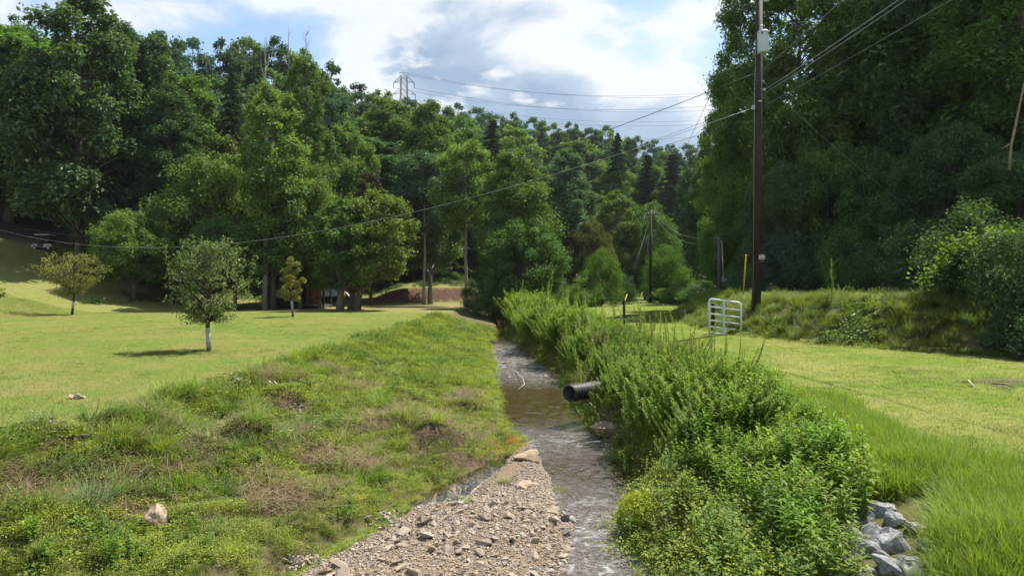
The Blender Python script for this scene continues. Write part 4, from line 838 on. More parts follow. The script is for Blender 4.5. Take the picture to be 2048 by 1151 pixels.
n = len(x); sc_ = (.55+.5*RG.rand(n))*np.interp(y, [4, 9, 14], [1.15, .9, .45]); scatter('lush_grass', gpts(x, y), rots(n, .1), sc_, RG.randint(0, 4, n), [(m_, M['grass_lush']) for m_ in LUSH], 'long bright grass at the lower right along the track')
x, y = spread(4000, (lambda y: XRf(y)-.5, lambda y: XRf(y)+.55+.3*np.sin(y*1.9)), (10, 48), lambda x, y: inview(x, y), 1.3)
n = len(x); scatter('track_fringe', gpts(x, y), rots(n, .1), .7+.6*RG.rand(n), RG.randint(0, 4, n), [(m_, M['grass_lush']) for m_ in FRINGE], 'uncut fringe of grass between weeds and track')

# roadside bank behind the gate
dR = lambda x, y: sdist(x, y, PRIGHT, -1.0)
x, y = spread(30000, (cst(6.5), cst(24)), (9, 62), lambda x, y: inview(x, y, 260) & (dR(x, y) > .05) & (dR(x, y) < 4.6), 1.0)
n = len(x); hi = fbm(x*.5+70, y*.5+3, 2); rr = RG.rand(n)
kind = np.where(rr < .40, RG.randint(0, 4, n), np.where(rr < .60, 4+RG.randint(0, 4, n), np.where(rr < .68, 8+RG.randint(0, 6, n), np.where(rr < .76, 14+RG.randint(0, 3, n), 20+RG.randint(0, 8, n)))))
kind = np.where((hi > .07) & (x > 9.0) & (RG.rand(n) < .6), 17+RG.randint(0, 3, n), kind); fsc = np.where((kind >= 8) & (kind < 14), .6, np.where(kind >= 17, .8, 1.0))
scatter('bank_growth', gpts(x, y), rots(n, .25), fsc*(.5+.6*RG.rand(n))*np.interp(dR(x, y), [0, .6, 4], [.5, 1, .75]), kind, [(m_, M['grass_bank']) for m_ in TUFT]+[(m_, M['grass_blue']) for m_ in TUFT]+[(joined(m_), M['leaf_feather']) for m_ in FEATHER]+[(m_, M['grass_dry']) for m_ in STRAW]+[(m_, M['leaf_silver'] if i else M['bank_weed']) for i, m_ in enumerate(VINE)]+[(joined(m_), M['bank_weed']) for m_ in LOWW]+[(m_, M['ground_cover']) for m_ in COVER], 'tangled grass and silvery vines covering the roadside bank')
x, y = spread(9000, (cst(9), cst(34)), (18, 70), lambda x, y: inview(x, y) & (dR(x, y) > 3.0) & (dR(x, y) < 10), 1.0)
n = len(x); scatter('upper_grass', gpts(x, y), rots(n, .08), 1+.8*RG.rand(n), RG.randint(0, 4, n), [(m_, M['grass_track']) for m_ in FRINGE], 'grass of the strip above the roadside bank')
# forest edge litter plants under the left and right woods
x, y = spread(9000, (lambda y: -.8*y, lambda y: .8*y), (40, 100), lambda x, y: (sdist(x, y, PLEFT, 1.0) > 3.4) & (sdist(x, y, PLEFT, 1.0) < 26) & (x > -32+0*y), 1.0)
n = len(x); scatter('forest_undergrowth', gpts(x, y), rots(n, .2), 1.2+1.6*RG.rand(n), RG.randint(0, 7, n), [(joined(m_), M['leaf_dark']) for m_ in LOWW]+[(m_, M['leaf_mid']) for m_ in COVERL], 'low plants on the forest floor under the trees')

# ------------------------------------------------------------------ placing by what lies under a picture point
def ground_at(px, py, y0=3.5, y1=200):
    ys = np.geomspace(y0, y1, 900); p = terrain((px-1024)*ys/F, ys)-(CAMZ+(575.5-py)*ys/F); k = int(np.argmax(p > 0))
    Y = ys[k] if k else ys[-1]; x = (px-1024)*Y/F; return Vector((x, Y, tz(x, Y)))

# single plants that stand out on the banks
def put_plant(name, pair, loc, s, mat, label, cat, group=None, stem='stem', rz=None):
    root = empty(name, loc, random.uniform(0, 6.28) if rz is None else rz); root.scale = (s, s, s)
    for nm, me, mt in zip(('stem', 'foliage'), pair, (M[stem], M[mat])):
        if not me.materials: me.materials.append(mt)
        o = bpy.data.objects.new(nm, me); link(o, root); copy_mat(o, mt)
    tag(root, label, cat, group); return root
random.seed(11); k = 0; tries = 0; got = []
while k < 240 and tries < 30000:
    tries += 1; Y = random.uniform(4.3, 14.0); wr, xr = float(WRf(Y)), float(XRf(Y)); X = random.uniform(wr+.75, float(XWf(Y))-.05)
    if Y < 10.5 and X < wr+.95: continue
    if (bool(ROCKS(X, Y)) and random.random() < .93) or (abs(X-1.8) < .8 and abs(Y-14.3) < .8): continue
    if any((X-a)**2+(Y-b)**2 < .18**2 for a, b in got): continue
    got.append((X, Y)); s = random.uniform(.8, 1.2)*(.85+1.1*float(fbm(np.array(X*1.1+4), np.array(Y*1.1), 2)))*np.interp((X-wr)/(xr-wr), [0, .3, .7, 1], [.6, 1, 1.0, .7])*np.interp(Y, [4, 6, 14], [.55, .75, .85])
    put_plant('leafy_weed', random.choice(BROAD), (X, Y, tz(X, Y)), s, lm_ := ('leaf_weed' if random.random() < .7 else random.choice(['leaf_lime', 'leaf_feather'])), '%s broad-leaved weed %s%s' % ({'leaf_weed': 'bright green', 'leaf_lime': 'lime green', 'leaf_feather': 'olive green'}[lm_], 'beside the grey rock pile' if Y < 6.3 else 'opposite the gravel bar' if Y < 8.8 else 'below the flat rock' if Y < 12 else 'near the culvert pipe', ', on the water side' if (X-wr)/(xr-wr) < .45 else ', on the grass side'), 'weed', 'broad-leaved weeds on the near right bank'); k += 1
for i, (px, py, s) in enumerate([(1155, 640, 1.25), (1120, 640, 1.1), (1330, 720, .9), (1300, 700, 1.0), (1450, 760, .75), (1390, 745, .7), (1480, 770, .7), (1560, 835, .75), (1280, 690, .95), (1430, 730, .8), (1350, 760, .8), (1210, 660, .9)]):
    g = ground_at(px, py)
    put_plant('weed_stalk', STALK[i % 4], g, s, 'leaf_lime', 'tall thin leafy stalk rising above the weeds of the right bank', 'weed', 'tall stalks above the weeds')
g = ground_at(1664, 612); put_plant('mullein_stalk', weed('mullein', 299, 1, 1.75, .20, .2, .03, .02, 3, .01, .4, .5, .9), g, 1.0, 'leaf_feather', 'tall pointed weed stalk standing on the roadside bank', 'weed')

for i, (px, py, s_, lb) in enumerate([(95, 1120, .34, 'low leafy seedling in the bottom left corner'), (215, 1130, .40, 'larger leafy seedling right of the corner one, at the bottom edge'), (345, 985, .30, 'bright green seedling just above the tan boulder'), (470, 985, .28, 'seedling on the brown patch right of the tan boulder'), (520, 925, .30, 'seedling below the dark clod on the left bank'), (60, 1085, .30, 'seedling in the straw at the left edge'), (385, 1075, .26, 'seedling just right of the tan boulder base'), (675, 905, .26, 'seedling in the middle of the left bank')]):
    put_plant('seedling', BROAD[i % 6], ground_at(px, py), s_, 'leaf_weed', lb, 'plant')
# a low round mound of cress-like plants at the water's edge
for i, (px, py, w_, h_, lb) in enumerate([(1285, 1035, .62, .30, 'rounded mound of bright green creeping plants at the water edge'), (1320, 905, .55, .26, 'dark leafy mound overhanging the stream below the flat rock')]):
    g = ground_at(px, py); root = empty('plant_mound', g); r_ = np.random.RandomState(60+i); n = 2600; a = unit(r_.normal(size=(n, 3))); a[:, 2] = np.abs(a[:, 2]); P = a*np.array([w_*.5, w_*.5, h_])*(.75+.3*r_.rand(n, 1)); V, q = leaf_quads(P, unit(a+r_.normal(size=(n, 3))*.5), .030*(.6+.8*r_.rand(n)), .6, r_)
    obj('foliage', mesh_np('mound', V, [q]), M['cover_lime' if i == 0 else 'leaf_feather'], root); tag(root, lb, 'plant')
# clumps of grass told apart on the left bank and elsewhere
CL = [(235, 985, 1.0, 'grass_blue', 'arching blue-green grass clump above the tan boulder'), (130, 940, .85, 'grass_blue', 'blue-green grass clump at the left edge of the near bank'), (250, 880, .75, 'grass_lush', 'upright bright grass clump on the lawn edge beside the rubble'), (395, 990, .6, 'grass_bank', 'dark grass clump right of the tan boulder'),
      (520, 790, .75, 'grass_lush', 'broad-bladed grass clump between the two rubble heaps'), (650, 725, .7, 'grass_lush', 'bright tall grass clump on the bank shoulder'), (570, 760, .8, 'grass_lush', 'long grass clump on the lawn edge beyond the rubble'), (700, 690, .6, 'grass_bank', 'grass clump on the lawn edge below the yellow sapling'),
      (620, 850, .5, 'grass_lush', 'lime grass clump in the middle of the bank'), (925, 770, .6, 'grass_lush', 'yellow-green grass clump near the stream edge'), (790, 860, .5, 'grass_lush', 'bright grass clump low on the bank'), (1170, 760, .9, 'grass_blue', 'fountain of long grass beside the culvert pipe'), (1120, 985, .35, 'grass_bank', 'small grass tuft on the edge of the gravel bar'), (1010, 965, .35, 'grass_bank', 'green tuft on the sandy bar near the orange seep'), (935, 1005, .3, 'grass_bank', 'little tuft between puddle and gravel'),
      (1790, 985, .6, 'grass_lush', 'pale arching grass clump beside the grey rocks'), (1940, 765, .55, 'grass_lush', 'grass clump at the dark ditch patch on the right')]
for i, (px, py, s, mt, lb) in enumerate(CL):
    g = ground_at(px, py); me = TUFT[i % 4]; o = bpy.data.objects.new('grass_clump', me); link(o); o.location = g; o.rotation_euler = (0, 0, i*1.3); o.scale = (s*1.25, s*1.25, s); copy_mat(o, M[mt]); tag(o, lb, 'grass clump')

# ------------------------------------------------------------------ saplings with whitewashed trunks
def sapling(px, py, top, wpx, kind, mat, label, seed, n_leaf, leaf, base=.38, white=(.12, .42), lean=0, prof=domep, twigs=14):
    g = ground_at(px, py); Y = g.y; s = Y/F; H = (py-top)*s; W = wpx*s; rng = np.random.RandomState(seed); root = empty('sapling', g); tr = .016*H+.012
    ws, we = white; ax = lambda t: Vector((lean*t*H+.015*H*math.sin(t*7+seed), .01*H*math.sin(t*5), t*H))
    mb = MB(); mb.tube([ax(0)-Vector((0, 0, .1)), ax(ws*.5), ax(ws)], [tr*1.25, tr*1.05, tr], 8)
    ts = [we*base+(1-we*base)*i/6 for i in range(7)]; ts = [t for t in ts]
    mb.tube([ax(we*base)]+[ax(t) for t in ts[1:]], [tr*.92*(1-i/7)+.004 for i in range(len(ts))], 7)
    C = []; S = []
    for i in range(twigs*3):
        t = rng.rand(); a = rng.rand()*6.283; e = prof(t); z = base*H+(1-base)*H*t; r = W/2*e*(.45+.5*rng.rand()); p = Vector((r*math.cos(a)+lean*z, r*math.sin(a), z))
        zb = max(base*H*.95, z-r*.8); p0 = ax(min(.95, zb/H)); mb.tube([p0, p0.lerp(p, .55)+Vector((0, 0, .03*H)), p], [tr*.34, tr*.2, .004], 4, False); C.append(p); S.append(W*(.062 if twigs > 20 else .10)*(.7+.8*rng.rand())); C.append(p0.lerp(p, .6)); S.append(W*.06)
    if kind == 'spiky':
        for i in range(14):
            a = rng.rand()*6.283; r = W*.42*rng.rand()**.6; z0 = H*(.60+.12*rng.rand()); p0 = Vector((r*math.cos(a), r*math.sin(a), z0)); p1 = p0*1.0+Vector((r*.2*math.cos(a), r*.2*math.sin(a), H*(.20+.16*rng.rand())))
            mb.tube([p0, p1], [.01, .004], 4, False)
            for q in range(7): C.append(p0.lerp(p1, q/6)); S.append(W*.035)
    mb.build('trunk', M['bark_sapling'], root, True)
    wm = MB(); wm.tube([ax(ws), ax((ws+we*base)/2), ax(we*base)], [tr*1.04, tr*1.02, tr*.98], 10); wm.build('painted_band', M['whitewash'], root, True)
    C = np.array([list(c) for c in C]); S = np.array(S); w = S**1.3; cnt = np.maximum((n_leaf*w/w.sum()).astype(int), 5); idx = np.repeat(np.arange(len(C)), cnt); n = len(idx)
    off = unit(rng.normal(size=(n, 3)))*rng.rand(n, 1)**.5; off[:, 2] *= .8; P = C[idx]+off*S[idx][:, None]
    V, q = leaf_quads(P, unit(off*.4+np.array([0, 0, .5])+rng.normal(size=(n, 3))*.6), leaf*(.6+.8*rng.rand(n)), .5, rng)
    obj('crown', mesh_np('sapling_crown', V, [q]), M[mat], root); tag(root, label, 'sapling'); return root
sapling(418, 703, 482, 198, 'spiky', 'leaf_silver', 'silvery green fruit sapling with white painted trunk nearest on the lawn', 3, 6000, .075, .27, (.03, .80), twigs=36, prof=lambda t: (.60+.40*min(1, t*2.4))*(1-.5*max(0, t-.5)/.5))
sapling(146, 631, 508, 148, 'flat', 'leaf_gold', 'wide yellowish sapling with painted trunk on the left of the lawn', 5, 3600, .13, .36, (.12, .62), twigs=24, prof=lambda t: (.35+.65*min(1, t*1.6))*(1-.5*max(0, t-.6)/.4))
sapling(584, 635, 516, 58, 'egg', 'leaf_gold', 'slim egg-shaped yellow sapling in front of the cabin', 8, 3400, .12, .30, (.12, .95), prof=lambda t: ell(min(1, t*.8+.12))*(1-.45*t))
sapling(-12, 628, 560, 36, 'egg', 'leaf_gold', 'sapling cut by the left edge of the photo', 9, 900, .14, .45, (.1, .6))

# dead tops and the leaning trunks near the cabin
def dead_tree(px, Y, top, base_py, label, seed, spreadw=.10):
    x = (px-1024)*Y/F; zt = CAMZ+(575.5-top)*Y/F; g = tz(x, Y); H = zt-g; rng = random.Random(seed); mb = MB(); mb.tube([(0, 0, -.2), (.1, 0, H*.5), (0, .1, H*.9), (.05, 0, H)], [.24, .17, .07, .02], 7)
    for i in range(9):
        z = H*rng.uniform(.72, .96); a = rng.uniform(0, 6.28); L = H*spreadw*rng.uniform(.5, 1.1)*(1.5-z/H); p = Vector((0, 0, z)); q = p+Vector((math.cos(a)*L*.5, math.sin(a)*L*.5, L*.8)); e = q+Vector((math.cos(a)*L*.12, 0, L*.9)); mb.tube([p, q, e], [.06, .035, .012], 5, False)
    root = empty('dead_tree', (x, Y, g)); mb.build('trunk', M['bark_dead'], root, True); tag(root, label, 'tree')
dead_tree(530, 56.2, 95, 608, 'bare dead tree top rising out of the ivy-clad tree', 4, .10)
dead_tree(612, 139, 48, 0, 'dead twigs standing above the ridge oaks', 9, .07)
dead_tree(577, 138, 50, 0, 'thin dead branch poking out of the ridge skyline left of the dead twigs', 12, .05)
def leaning_tree(px, py, Y, top, lean, wpx, label, seed, lm):
    x = (px-1024)*Y/F; g = tz(x, Y); H = CAMZ+(575.5-top)*Y/F-g; W = wpx*Y/F
    w, l = crown_and_wood('leaner', seed, H, W/2.1, oval_low, 90, 19000, .25, .30, .22, .20, lean=(lean, 0), wob=.012)
    root = empty('broadleaf_tree', (x, Y, g)); obj('trunk', w, M['bark'], root); obj('crown', l, M[lm], root); tag(root, label, 'tree')
leaning_tree(712, 612, 55, 385, .20, 175, 'rounded tree with a dark leaning trunk right of the cabin', 301, 'leaf_yellow')
leaning_tree(680, 616, 54, 400, .03, 120, 'tree on a thick upright trunk between cabin and leaning tree', 302, 'leaf_mid')
leaning_tree(702, 610, 57, 440, .10, 100, 'tree with a short dark trunk just left of the leaning one', 303, 'leaf_mid')

# strand of pale yellow-green vine leaves arching over the bank top
vp = [at(1838, 566, 19.0), at(1868, 530, 18.9), at(1892, 505, 18.8), at(1915, 488, 18.6), at(1945, 474, 18.4), at(1985, 468, 18.2), at(2030, 480, 18.0)]
root = empty('grape_vine', (0, 0, 0)); mb = MB(); mb.tube(vp, .012, 5); mb.build('stem', M['stem'], root, True); r_ = np.random.RandomState(88); n = 420; t_ = r_.rand(n)*(len(vp)-1.001); va = np.array([list(v) for v in vp]); k_ = t_.astype(int); f_ = (t_-k_)[:, None]
P = va[k_]*(1-f_)+va[k_+1]*f_+r_.normal(size=(n, 3))*np.array([.16, .14, .13]); V, q = leaf_quads(P, unit(r_.normal(size=(n, 3))*.6+np.array([0, -.4, .8])), .12*(.6+.7*r_.rand(n)), .85, r_)
obj('foliage', mesh_np('vine_leaves', V, [q]), M['leaf_lime'], root); tag(root, 'yellow-green vine strand arching over the top of the weedy bank at the right', 'vine')
# bare vine stem in front of the dark wood at the right
mb = MB(); mb.tube([at(2018, 340, 22), at(2022, 290, 22), at(2033, 240, 22), at(2040, 205, 22), at(2052, 150, 22), at(2056, 60, 22.5)], [.045, .04, .036, .03, .026, .02], 6); mb.tube([at(2024, 285, 22), at(2000, 300, 21.9)], [.012, .005], 4); mb.tube([at(2030, 247, 22), at(2060, 242, 21.9)], [.012, .005], 4)
tag(mb.build('bare_vine', M['twig'], None, True), 'bare grey vine stem hanging before the dark wood at the right edge', 'vine')
#@@NEXT

# ------------------------------------------------------------------ rocks, gravel
import bmesh
def rock_mesh(name, seed, n=16, flat=.6, jag=.25):
    r = random.Random(seed); bm = bmesh.new()
    for i in range(n):
        v = Vector((r.gauss(0, 1), r.gauss(0, 1), r.gauss(0, 1))).normalized()*(1-jag*r.random()); bm.verts.new((v.x*.5, v.y*.5*r.uniform(.8, 1), v.z*.5*flat))
    res = bmesh.ops.convex_hull(bm, input=bm.verts); bmesh.ops.delete(bm, geom=list({g for g in res['geom_interior']+res['geom_unused'] if isinstance(g, bmesh.types.BMVert)}), context='VERTS')
    if n > 18:
        bmesh.ops.bevel(bm, geom=list(bm.edges), offset=.03, segments=1, affect='EDGES', clamp_overlap=True)
    me = bpy.data.meshes.new(name); bm.to_mesh(me); bm.free(); return me
PEB = [rock_mesh('pebble', 400+i, 11, .38+.25*(i % 4)/3) for i in range(14)]
bar = G['gravel_bar']; random.seed(21); cnt = 0; used = []
for me in PEB: me.materials.append(M['stone'])
tries = 0
while cnt < 298 and tries < 40000:
    tries += 1; Y = 6.0+3.6*random.random()**.8; b, w = float(BLf(Y)), float(WLf(Y)); X = b+(w-b)*random.uniform(.16, 1.06)
    py = 575.5+F*(CAMZ-.1)/Y
    lim = np.interp(Y, [6, 7.4, 8.4, 9.1, 9.7], [.06, .14, .32, .55, .8])
    if (X-b)/(w-b) < lim and random.random() < .9: continue
    s = random.choice([.07, .08, .09, .10, .11, .12, .14, .17, .22])*random.uniform(.8, 1.15)*(1 if Y < 8.6 else .75)
    if any((X-a)**2+(Y-c)**2 < ((s+t)*.36)**2 for a, c, t in used): continue
    used.append((X, Y, s)); o = bpy.data.objects.new('stone', random.choice(PEB)); link(o, bar); o.location = (X, Y, tz(X, Y)+s*.13); o.rotation_euler = (random.gauss(0, .3), random.gauss(0, .3), random.uniform(0, 6.28)); o.scale = (s*random.uniform(.9, 1.4), s, s); cnt += 1
x, y = spread(26000, (lambda y: BLf(y)+.1, lambda y: WLf(y)+.25), (5.2, 11.8), lambda x, y: RG.rand(len(x)) < np.interp((x-BLf(y))/np.maximum(WLf(y)-BLf(y), .2)-np.interp(y, [6, 7.4, 8.4, 9.1, 9.9, 11.8], [-.05, .05, .22, .40, .62, .85]), [-.1, .1], [.06, 1]), .9)
n = len(x); scatter('gravel', gpts(x, y, .004), np.stack([RG.normal(size=n)*.35, RG.normal(size=n)*.35, RG.rand(n)*6.28], 1), .022+.042*RG.rand(n)**1.6, RG.randint(0, 14, n), [(m_, M['stone']) for m_ in PEB], 'small broken stone of the bar', bar)
# rubble heaps on the lawn edge
def heap(px, py, rx, ry, n, label, big=.09):
    g = ground_at(px, py); root = empty('rubble_heap', g); tag(root, label, 'rubble heap'); r = random.Random(px)
    P = []; 
    for i in range(n):
        a, q = r.uniform(0, 6.28), r.random()**.6; x, y = g.x+rx*q*math.cos(a), g.y+ry*q*math.sin(a); z = tz(x, y)+.10*(1-q*q)*r.random()
        if i < 26:
            o = bpy.data.objects.new('stone', r.choice(PEB)); link(o, root); s = big*r.uniform(.6, 1.7); o.location = (x-g.x, y-g.y, z-g.z+.02); o.rotation_euler = (r.gauss(0, .5), r.gauss(0, .5), r.uniform(0, 6.28)); o.scale = (s*1.4, s, s*.8)
        else: P.append((x-g.x, y-g.y, z-g.z, r))
    m = len(P); rr = np.random.RandomState(px)
    if m: scatter('rubble', [p[:3] for p in P], rr.normal(size=(m, 3))*.6+np.array([0, 0, 1])*rr.rand(m, 1)*6, .03+.05*rr.rand(m), rr.randint(0, 14, m), [(q, M['stone']) for q in PEB], None, root)
heap(455, 768, .50, .32, 170, 'heap of pale broken stone on the lawn edge, farthest of the heaps')
heap(545, 775, .35, .22, 110, 'low stony heap right of the broad-bladed grass clump', .07)
heap(350, 862, .42, .22, 150, 'broken slabs of stone at the brow of the bank above the tan boulder', .11)
heap(110, 862, .55, .22, 170, 'rubble strip on the lawn edge at the left', .09)
heap(600, 835, .45, .25, 120, 'scattered wood and stone on the bare soil of the bank', .08)
heap(155, 800, .14, .05, 22, 'flat pale stone lying in the lawn', .08)
heap(600, 1128, .16, .18, 60, 'pale stones in the wet seep at the lower edge', .07)
heap(770, 1040, .25, .3, 70, 'pale stones beside the long puddle', .07)

def weathered(name, seed, flat, jag, n=18):
    from mathutils import noise as mn
    me = rock_mesh(name, seed, min(n, 18), flat, jag); bm = bmesh.new(); bm.from_mesh(me); bmesh.ops.triangulate(bm, faces=bm.faces)
    bmesh.ops.subdivide_edges(bm, edges=list(bm.edges), cuts=3, use_grid_fill=True); bmesh.ops.smooth_vert(bm, verts=bm.verts, factor=.5, use_axis_x=True, use_axis_y=True, use_axis_z=True)
    off = Vector((seed*1.7, seed*.3, 0))
    for v in bm.verts:
        d = v.co.normalized(); v.co += d*(.07*mn.noise(v.co*3.2+off)+.045*mn.noise(v.co*9+off)+.02*mn.noise(v.co*22+off))
    bm.to_mesh(me); bm.free(); me.update(); return me
def put_rock(name, px, py, wpx, seed, mat, label, flat=.6, n=26, lift=.15, stretch=1.0, rz=None, cat='rock', group=None, smooth=False, jag=.25):
    g = ground_at(px, py); s = wpx*g.y/F*(1.5 if name == 'grey_rock' else 1); me = weathered(name, seed, flat, jag, n) if wpx > 20 else rock_mesh(name, seed, n, flat, jag); me.materials.append(M[mat]); o = bpy.data.objects.new(name, me); link(o)
    o.location = (g.x, g.y, max(g.z, -.02)+s*lift*flat); o.rotation_euler = (random.gauss(0, .12), random.gauss(0, .12), random.uniform(0, 6.28) if rz is None else rz); o.scale = (s*stretch, s, s); tag(o, label, cat, group); return o
random.seed(31)
put_rock('boulder', 306, 1055, 66, 501, 'rock_tan', 'tan angular boulder on the near left bank', .85, 14, .30, 1.0, .4, 'boulder', jag=.12)
put_rock('flat_rock', 1214, 868, 74, 502, 'rock_tan', 'flat tan rock at the right edge of the stream', .45, 30, .35, 1.15, .1, jag=.08)
put_rock('rock', 1058, 918, 58, 503, 'rock_tan', 'pale rounded rock beside the orange seep', .5, 40, .22, 1.2, .2, jag=.06)
put_rock('sand_hump', 1050, 965, 70, 504, 'rock_tan', 'smooth tan hump of hard sand at the tip of the bar', .3, 44, -.25, 1.5, 1.4, jag=.05)
put_rock('charred_log', 1131, 1042, 24, 505, 'char', 'black charred lump at the water edge of the gravel', .8, 16, .3, 1.1)
put_rock('charred_lump', 1024, 1088, 16, 506, 'char', 'small black lump in the middle of the gravel', .8, 14, .5)
put_rock('dark_rock', 988, 694, 22, 507, 'rock_dark', 'dark mossy stone at the left edge of the riffles', .6, 18, .3, 1.5, 0)
for i, (px, py, w) in enumerate([(1010, 735, 12), (1040, 748, 10), (1030, 722, 9), (1075, 745, 14), (1005, 712, 8), (1055, 712, 8), (1090, 760, 12), (995, 760, 9), (1020, 765, 10)]):
    put_rock('stream_stone', px, py, w, 520+i, 'rock_dark' if i % 2 else 'rock_tan', 'small stone breaking the surface of the riffles', .5, 12, .5, 1.3, None, 'stone', 'stones in the riffles')
GR = [(1722, 1042, 52, 'mottled grey rock at the top left of the rock pile'), (1755, 1030, 60, 'long dark-shadowed grey rock at the back of the rock pile'), (1790, 1048, 40, 'grey rock at the top right of the rock pile'), (1700, 1078, 66, 'broad blue-grey rock at the left of the rock pile'), (1745, 1075, 56, 'upright bluish rock in the centre of the rock pile'), (1785, 1078, 38, 'pale small rock right of the upright bluish one'),
      (1735, 1110, 62, 'wide brownish-grey rock low in the rock pile'), (1790, 1100, 58, 'white-grey slab right of the centre of the rock pile'), (1780, 1140, 62, 'white-grey block at the bottom of the rock pile'), (1830, 1060, 42, 'grey rock half under grass at the right of the pile'), (1825, 1148, 60, 'dark blue-grey rock in the bottom right of the pile'), (1740, 1148, 44, 'grey rock at the very bottom of the pile'), (1850, 1095, 36, 'small grey rock among the right-hand grass'), (1700, 1120, 36, 'small grey rock under the leafy weeds')]
for i, (px, py, w, lb) in enumerate(GR): put_rock('grey_rock', px, py, w, 540+i, 'rock_grey', lb, .7, 15, .12, random.uniform(1, 1.3), None, 'rock', 'grey rock pile', jag=.3)

# sticks and twigs
def stick(name, pts, r, mat, label, cat='stick'):
    mb = MB(); mb.tube(pts, [r]*(len(pts)-1)+[r*.5], 6); tag(mb.build(name, M[mat], None, True), label, cat)
gz = lambda px, py, dz=.02: ground_at(px, py)+Vector((0, 0, dz))
stick('stick', [gz(1936, 771, .10), gz(1944, 775, .06), gz(1953, 780, .03)], .012, 'twig_pale', 'pale stick lying at the edge of the dark ditch patch')
stick('stick', [gz(1985, 772, .05), gz(2010, 778, .09), gz(2030, 782, .05)], .018, 'twig', 'dark twig across the ditch patch')
stick('stake', [gz(2038, 803, 0), gz(2038, 803, .10)], .010, 'whitewash', 'short white stub standing in the ditch patch', 'stake')
stick('branch', [at(1031, 742, 23.5), at(1046, 756, 20.5), at(1049, 768, 19.4), at(1036, 778, 18.7)], .012, 'twig_pale', 'thin pale branch arching over the stream', 'branch')
stick('twig', [gz(1180, 826, .25), gz(1192, 836, .12), gz(1200, 842, .05)], .012, 'twig_pale', 'bare twig reaching from the bank to the flat rock', 'twig')
stick('twig', [gz(600, 1016, .04), gz(650, 1026, .05), gz(705, 1018, .03)], .008, 'twig', 'long thin twig lying on the lower left bank', 'twig')

# ------------------------------------------------------------------ culvert pipe
pr = empty('culvert_pipe', (0, 0, 0)); p0 = at(1138, 786, 14.3); p1 = at(1322, 757, 17.2); ax_ = (p1-p0).normalized(); Lp = (p1-p0).length; rp = .185
prof = []; z = 0.0
while z < Lp: prof += [(rp*.86, z), (rp, z+.026), (rp, z+.066), (rp*.86, z+.092)]; z += .106
mb = MB(); n = 28; m3 = ax_.to_track_quat('Z', 'Y').to_matrix()
V = [p0 + m3 @ Vector((r*math.cos(2*math.pi*j/n), r*math.sin(2*math.pi*j/n), zz)) for r, zz in prof for j in range(n)]
mb.add(V, [(i*n+j, i*n+(j+1) % n, (i+1)*n+(j+1) % n, (i+1)*n+j) for i in range(len(prof)-1) for j in range(n)]); mb.build('corrugated_wall', M['pipe'], pr, True)
mi = MB(); V = [p0 + m3 @ Vector((r*math.cos(2*math.pi*j/n), r*math.sin(2*math.pi*j/n), zz)) for r, zz in ((rp*.905, -.004), (rp*.85, -.004), (rp*.85, Lp)) for j in range(n)]
mi.add(V, [(i*n+(j+1) % n, i*n+j, (i+1)*n+j, (i+1)*n+(j+1) % n) for i in range(2) for j in range(n)]); mi.build('inner_lining', M['pipe'], pr, True)
tag(pr, 'black corrugated culvert pipe sticking out of the right bank over the stream', 'pipe')

# ------------------------------------------------------------------ gate and posts
def gate():
    Y = 24.4; root = empty('farm_gate', (0, 0, 0)); a, b, c, d = at(1418, 597, Y), at(1482, 605, Y-.25), at(1483, 676, Y-.25), at(1419, 667, Y)
    mb = MB(); r = .026; rc = .12
    def lerp(t, s): return (a.lerp(b, t)).lerp(d.lerp(c, t), s)
    pts = [d+Vector((0, 0, -.02)), lerp(0, .1), lerp(.02, .025), lerp(.08, 0), lerp(.92, 0), lerp(.985, .025), lerp(1, .1), c+Vector((0, 0, -.10))]
    mb.tube(pts, r*1.25, 10); mb.build('frame', M['gate_paint'], root, True)
    for s in (.22, .42, .61, .79, .96):
        m = MB(); m.tube([lerp(.02, s), lerp(.98, s)], r*.95, 8); m.build('rail', M['gate_paint'], root, True)
    m = MB(); p, q = lerp(.46, .02), lerp(.46, .97); m.box((p+q)/2+Vector((0, -.004, 0)), (.065, .05, (p-q).length)); m.build('upright_brace', M['gate_paint'], root)
    m = MB(); m.box(lerp(.0, .25)+Vector((.03, .03, 0)), (.10, .03, .05)); m.box(lerp(.0, .8)+Vector((.03, .03, 0)), (.10, .03, .05)); m.build('hinge', M['galv'], root)
    tag(root, 'white tubular steel gate standing open at the foot of the bank', 'gate')
gate()
def post(name, px, py, top, Y, r, mat, label, cat='post', lean=0.0):
    x = (px-1024)*Y/F; g = tz(x, Y); zt = CAMZ+(575.5-top)*Y/F; root = MB(); root.tube([(x, Y, g-.4), (x+lean, Y, zt-.02), (x+lean, Y, zt)], [r*1.05, r, r*.75], 12); tag(root.build(name, M[mat], None, True), label, cat)
post('gate_post', 1426, 668, 606, 24.7, .065, 'creosote', 'short dark wooden post the white gate hangs on')
post('fence_post', 1248, 655, 600, 28.5, .055, 'creosote', 'thin black post standing in the weeds at the track edge')
post('thin_stake', 1253, 655, 628, 28.3, .018, 'grey_wood', 'slender stake beside the thin black post', 'stake')

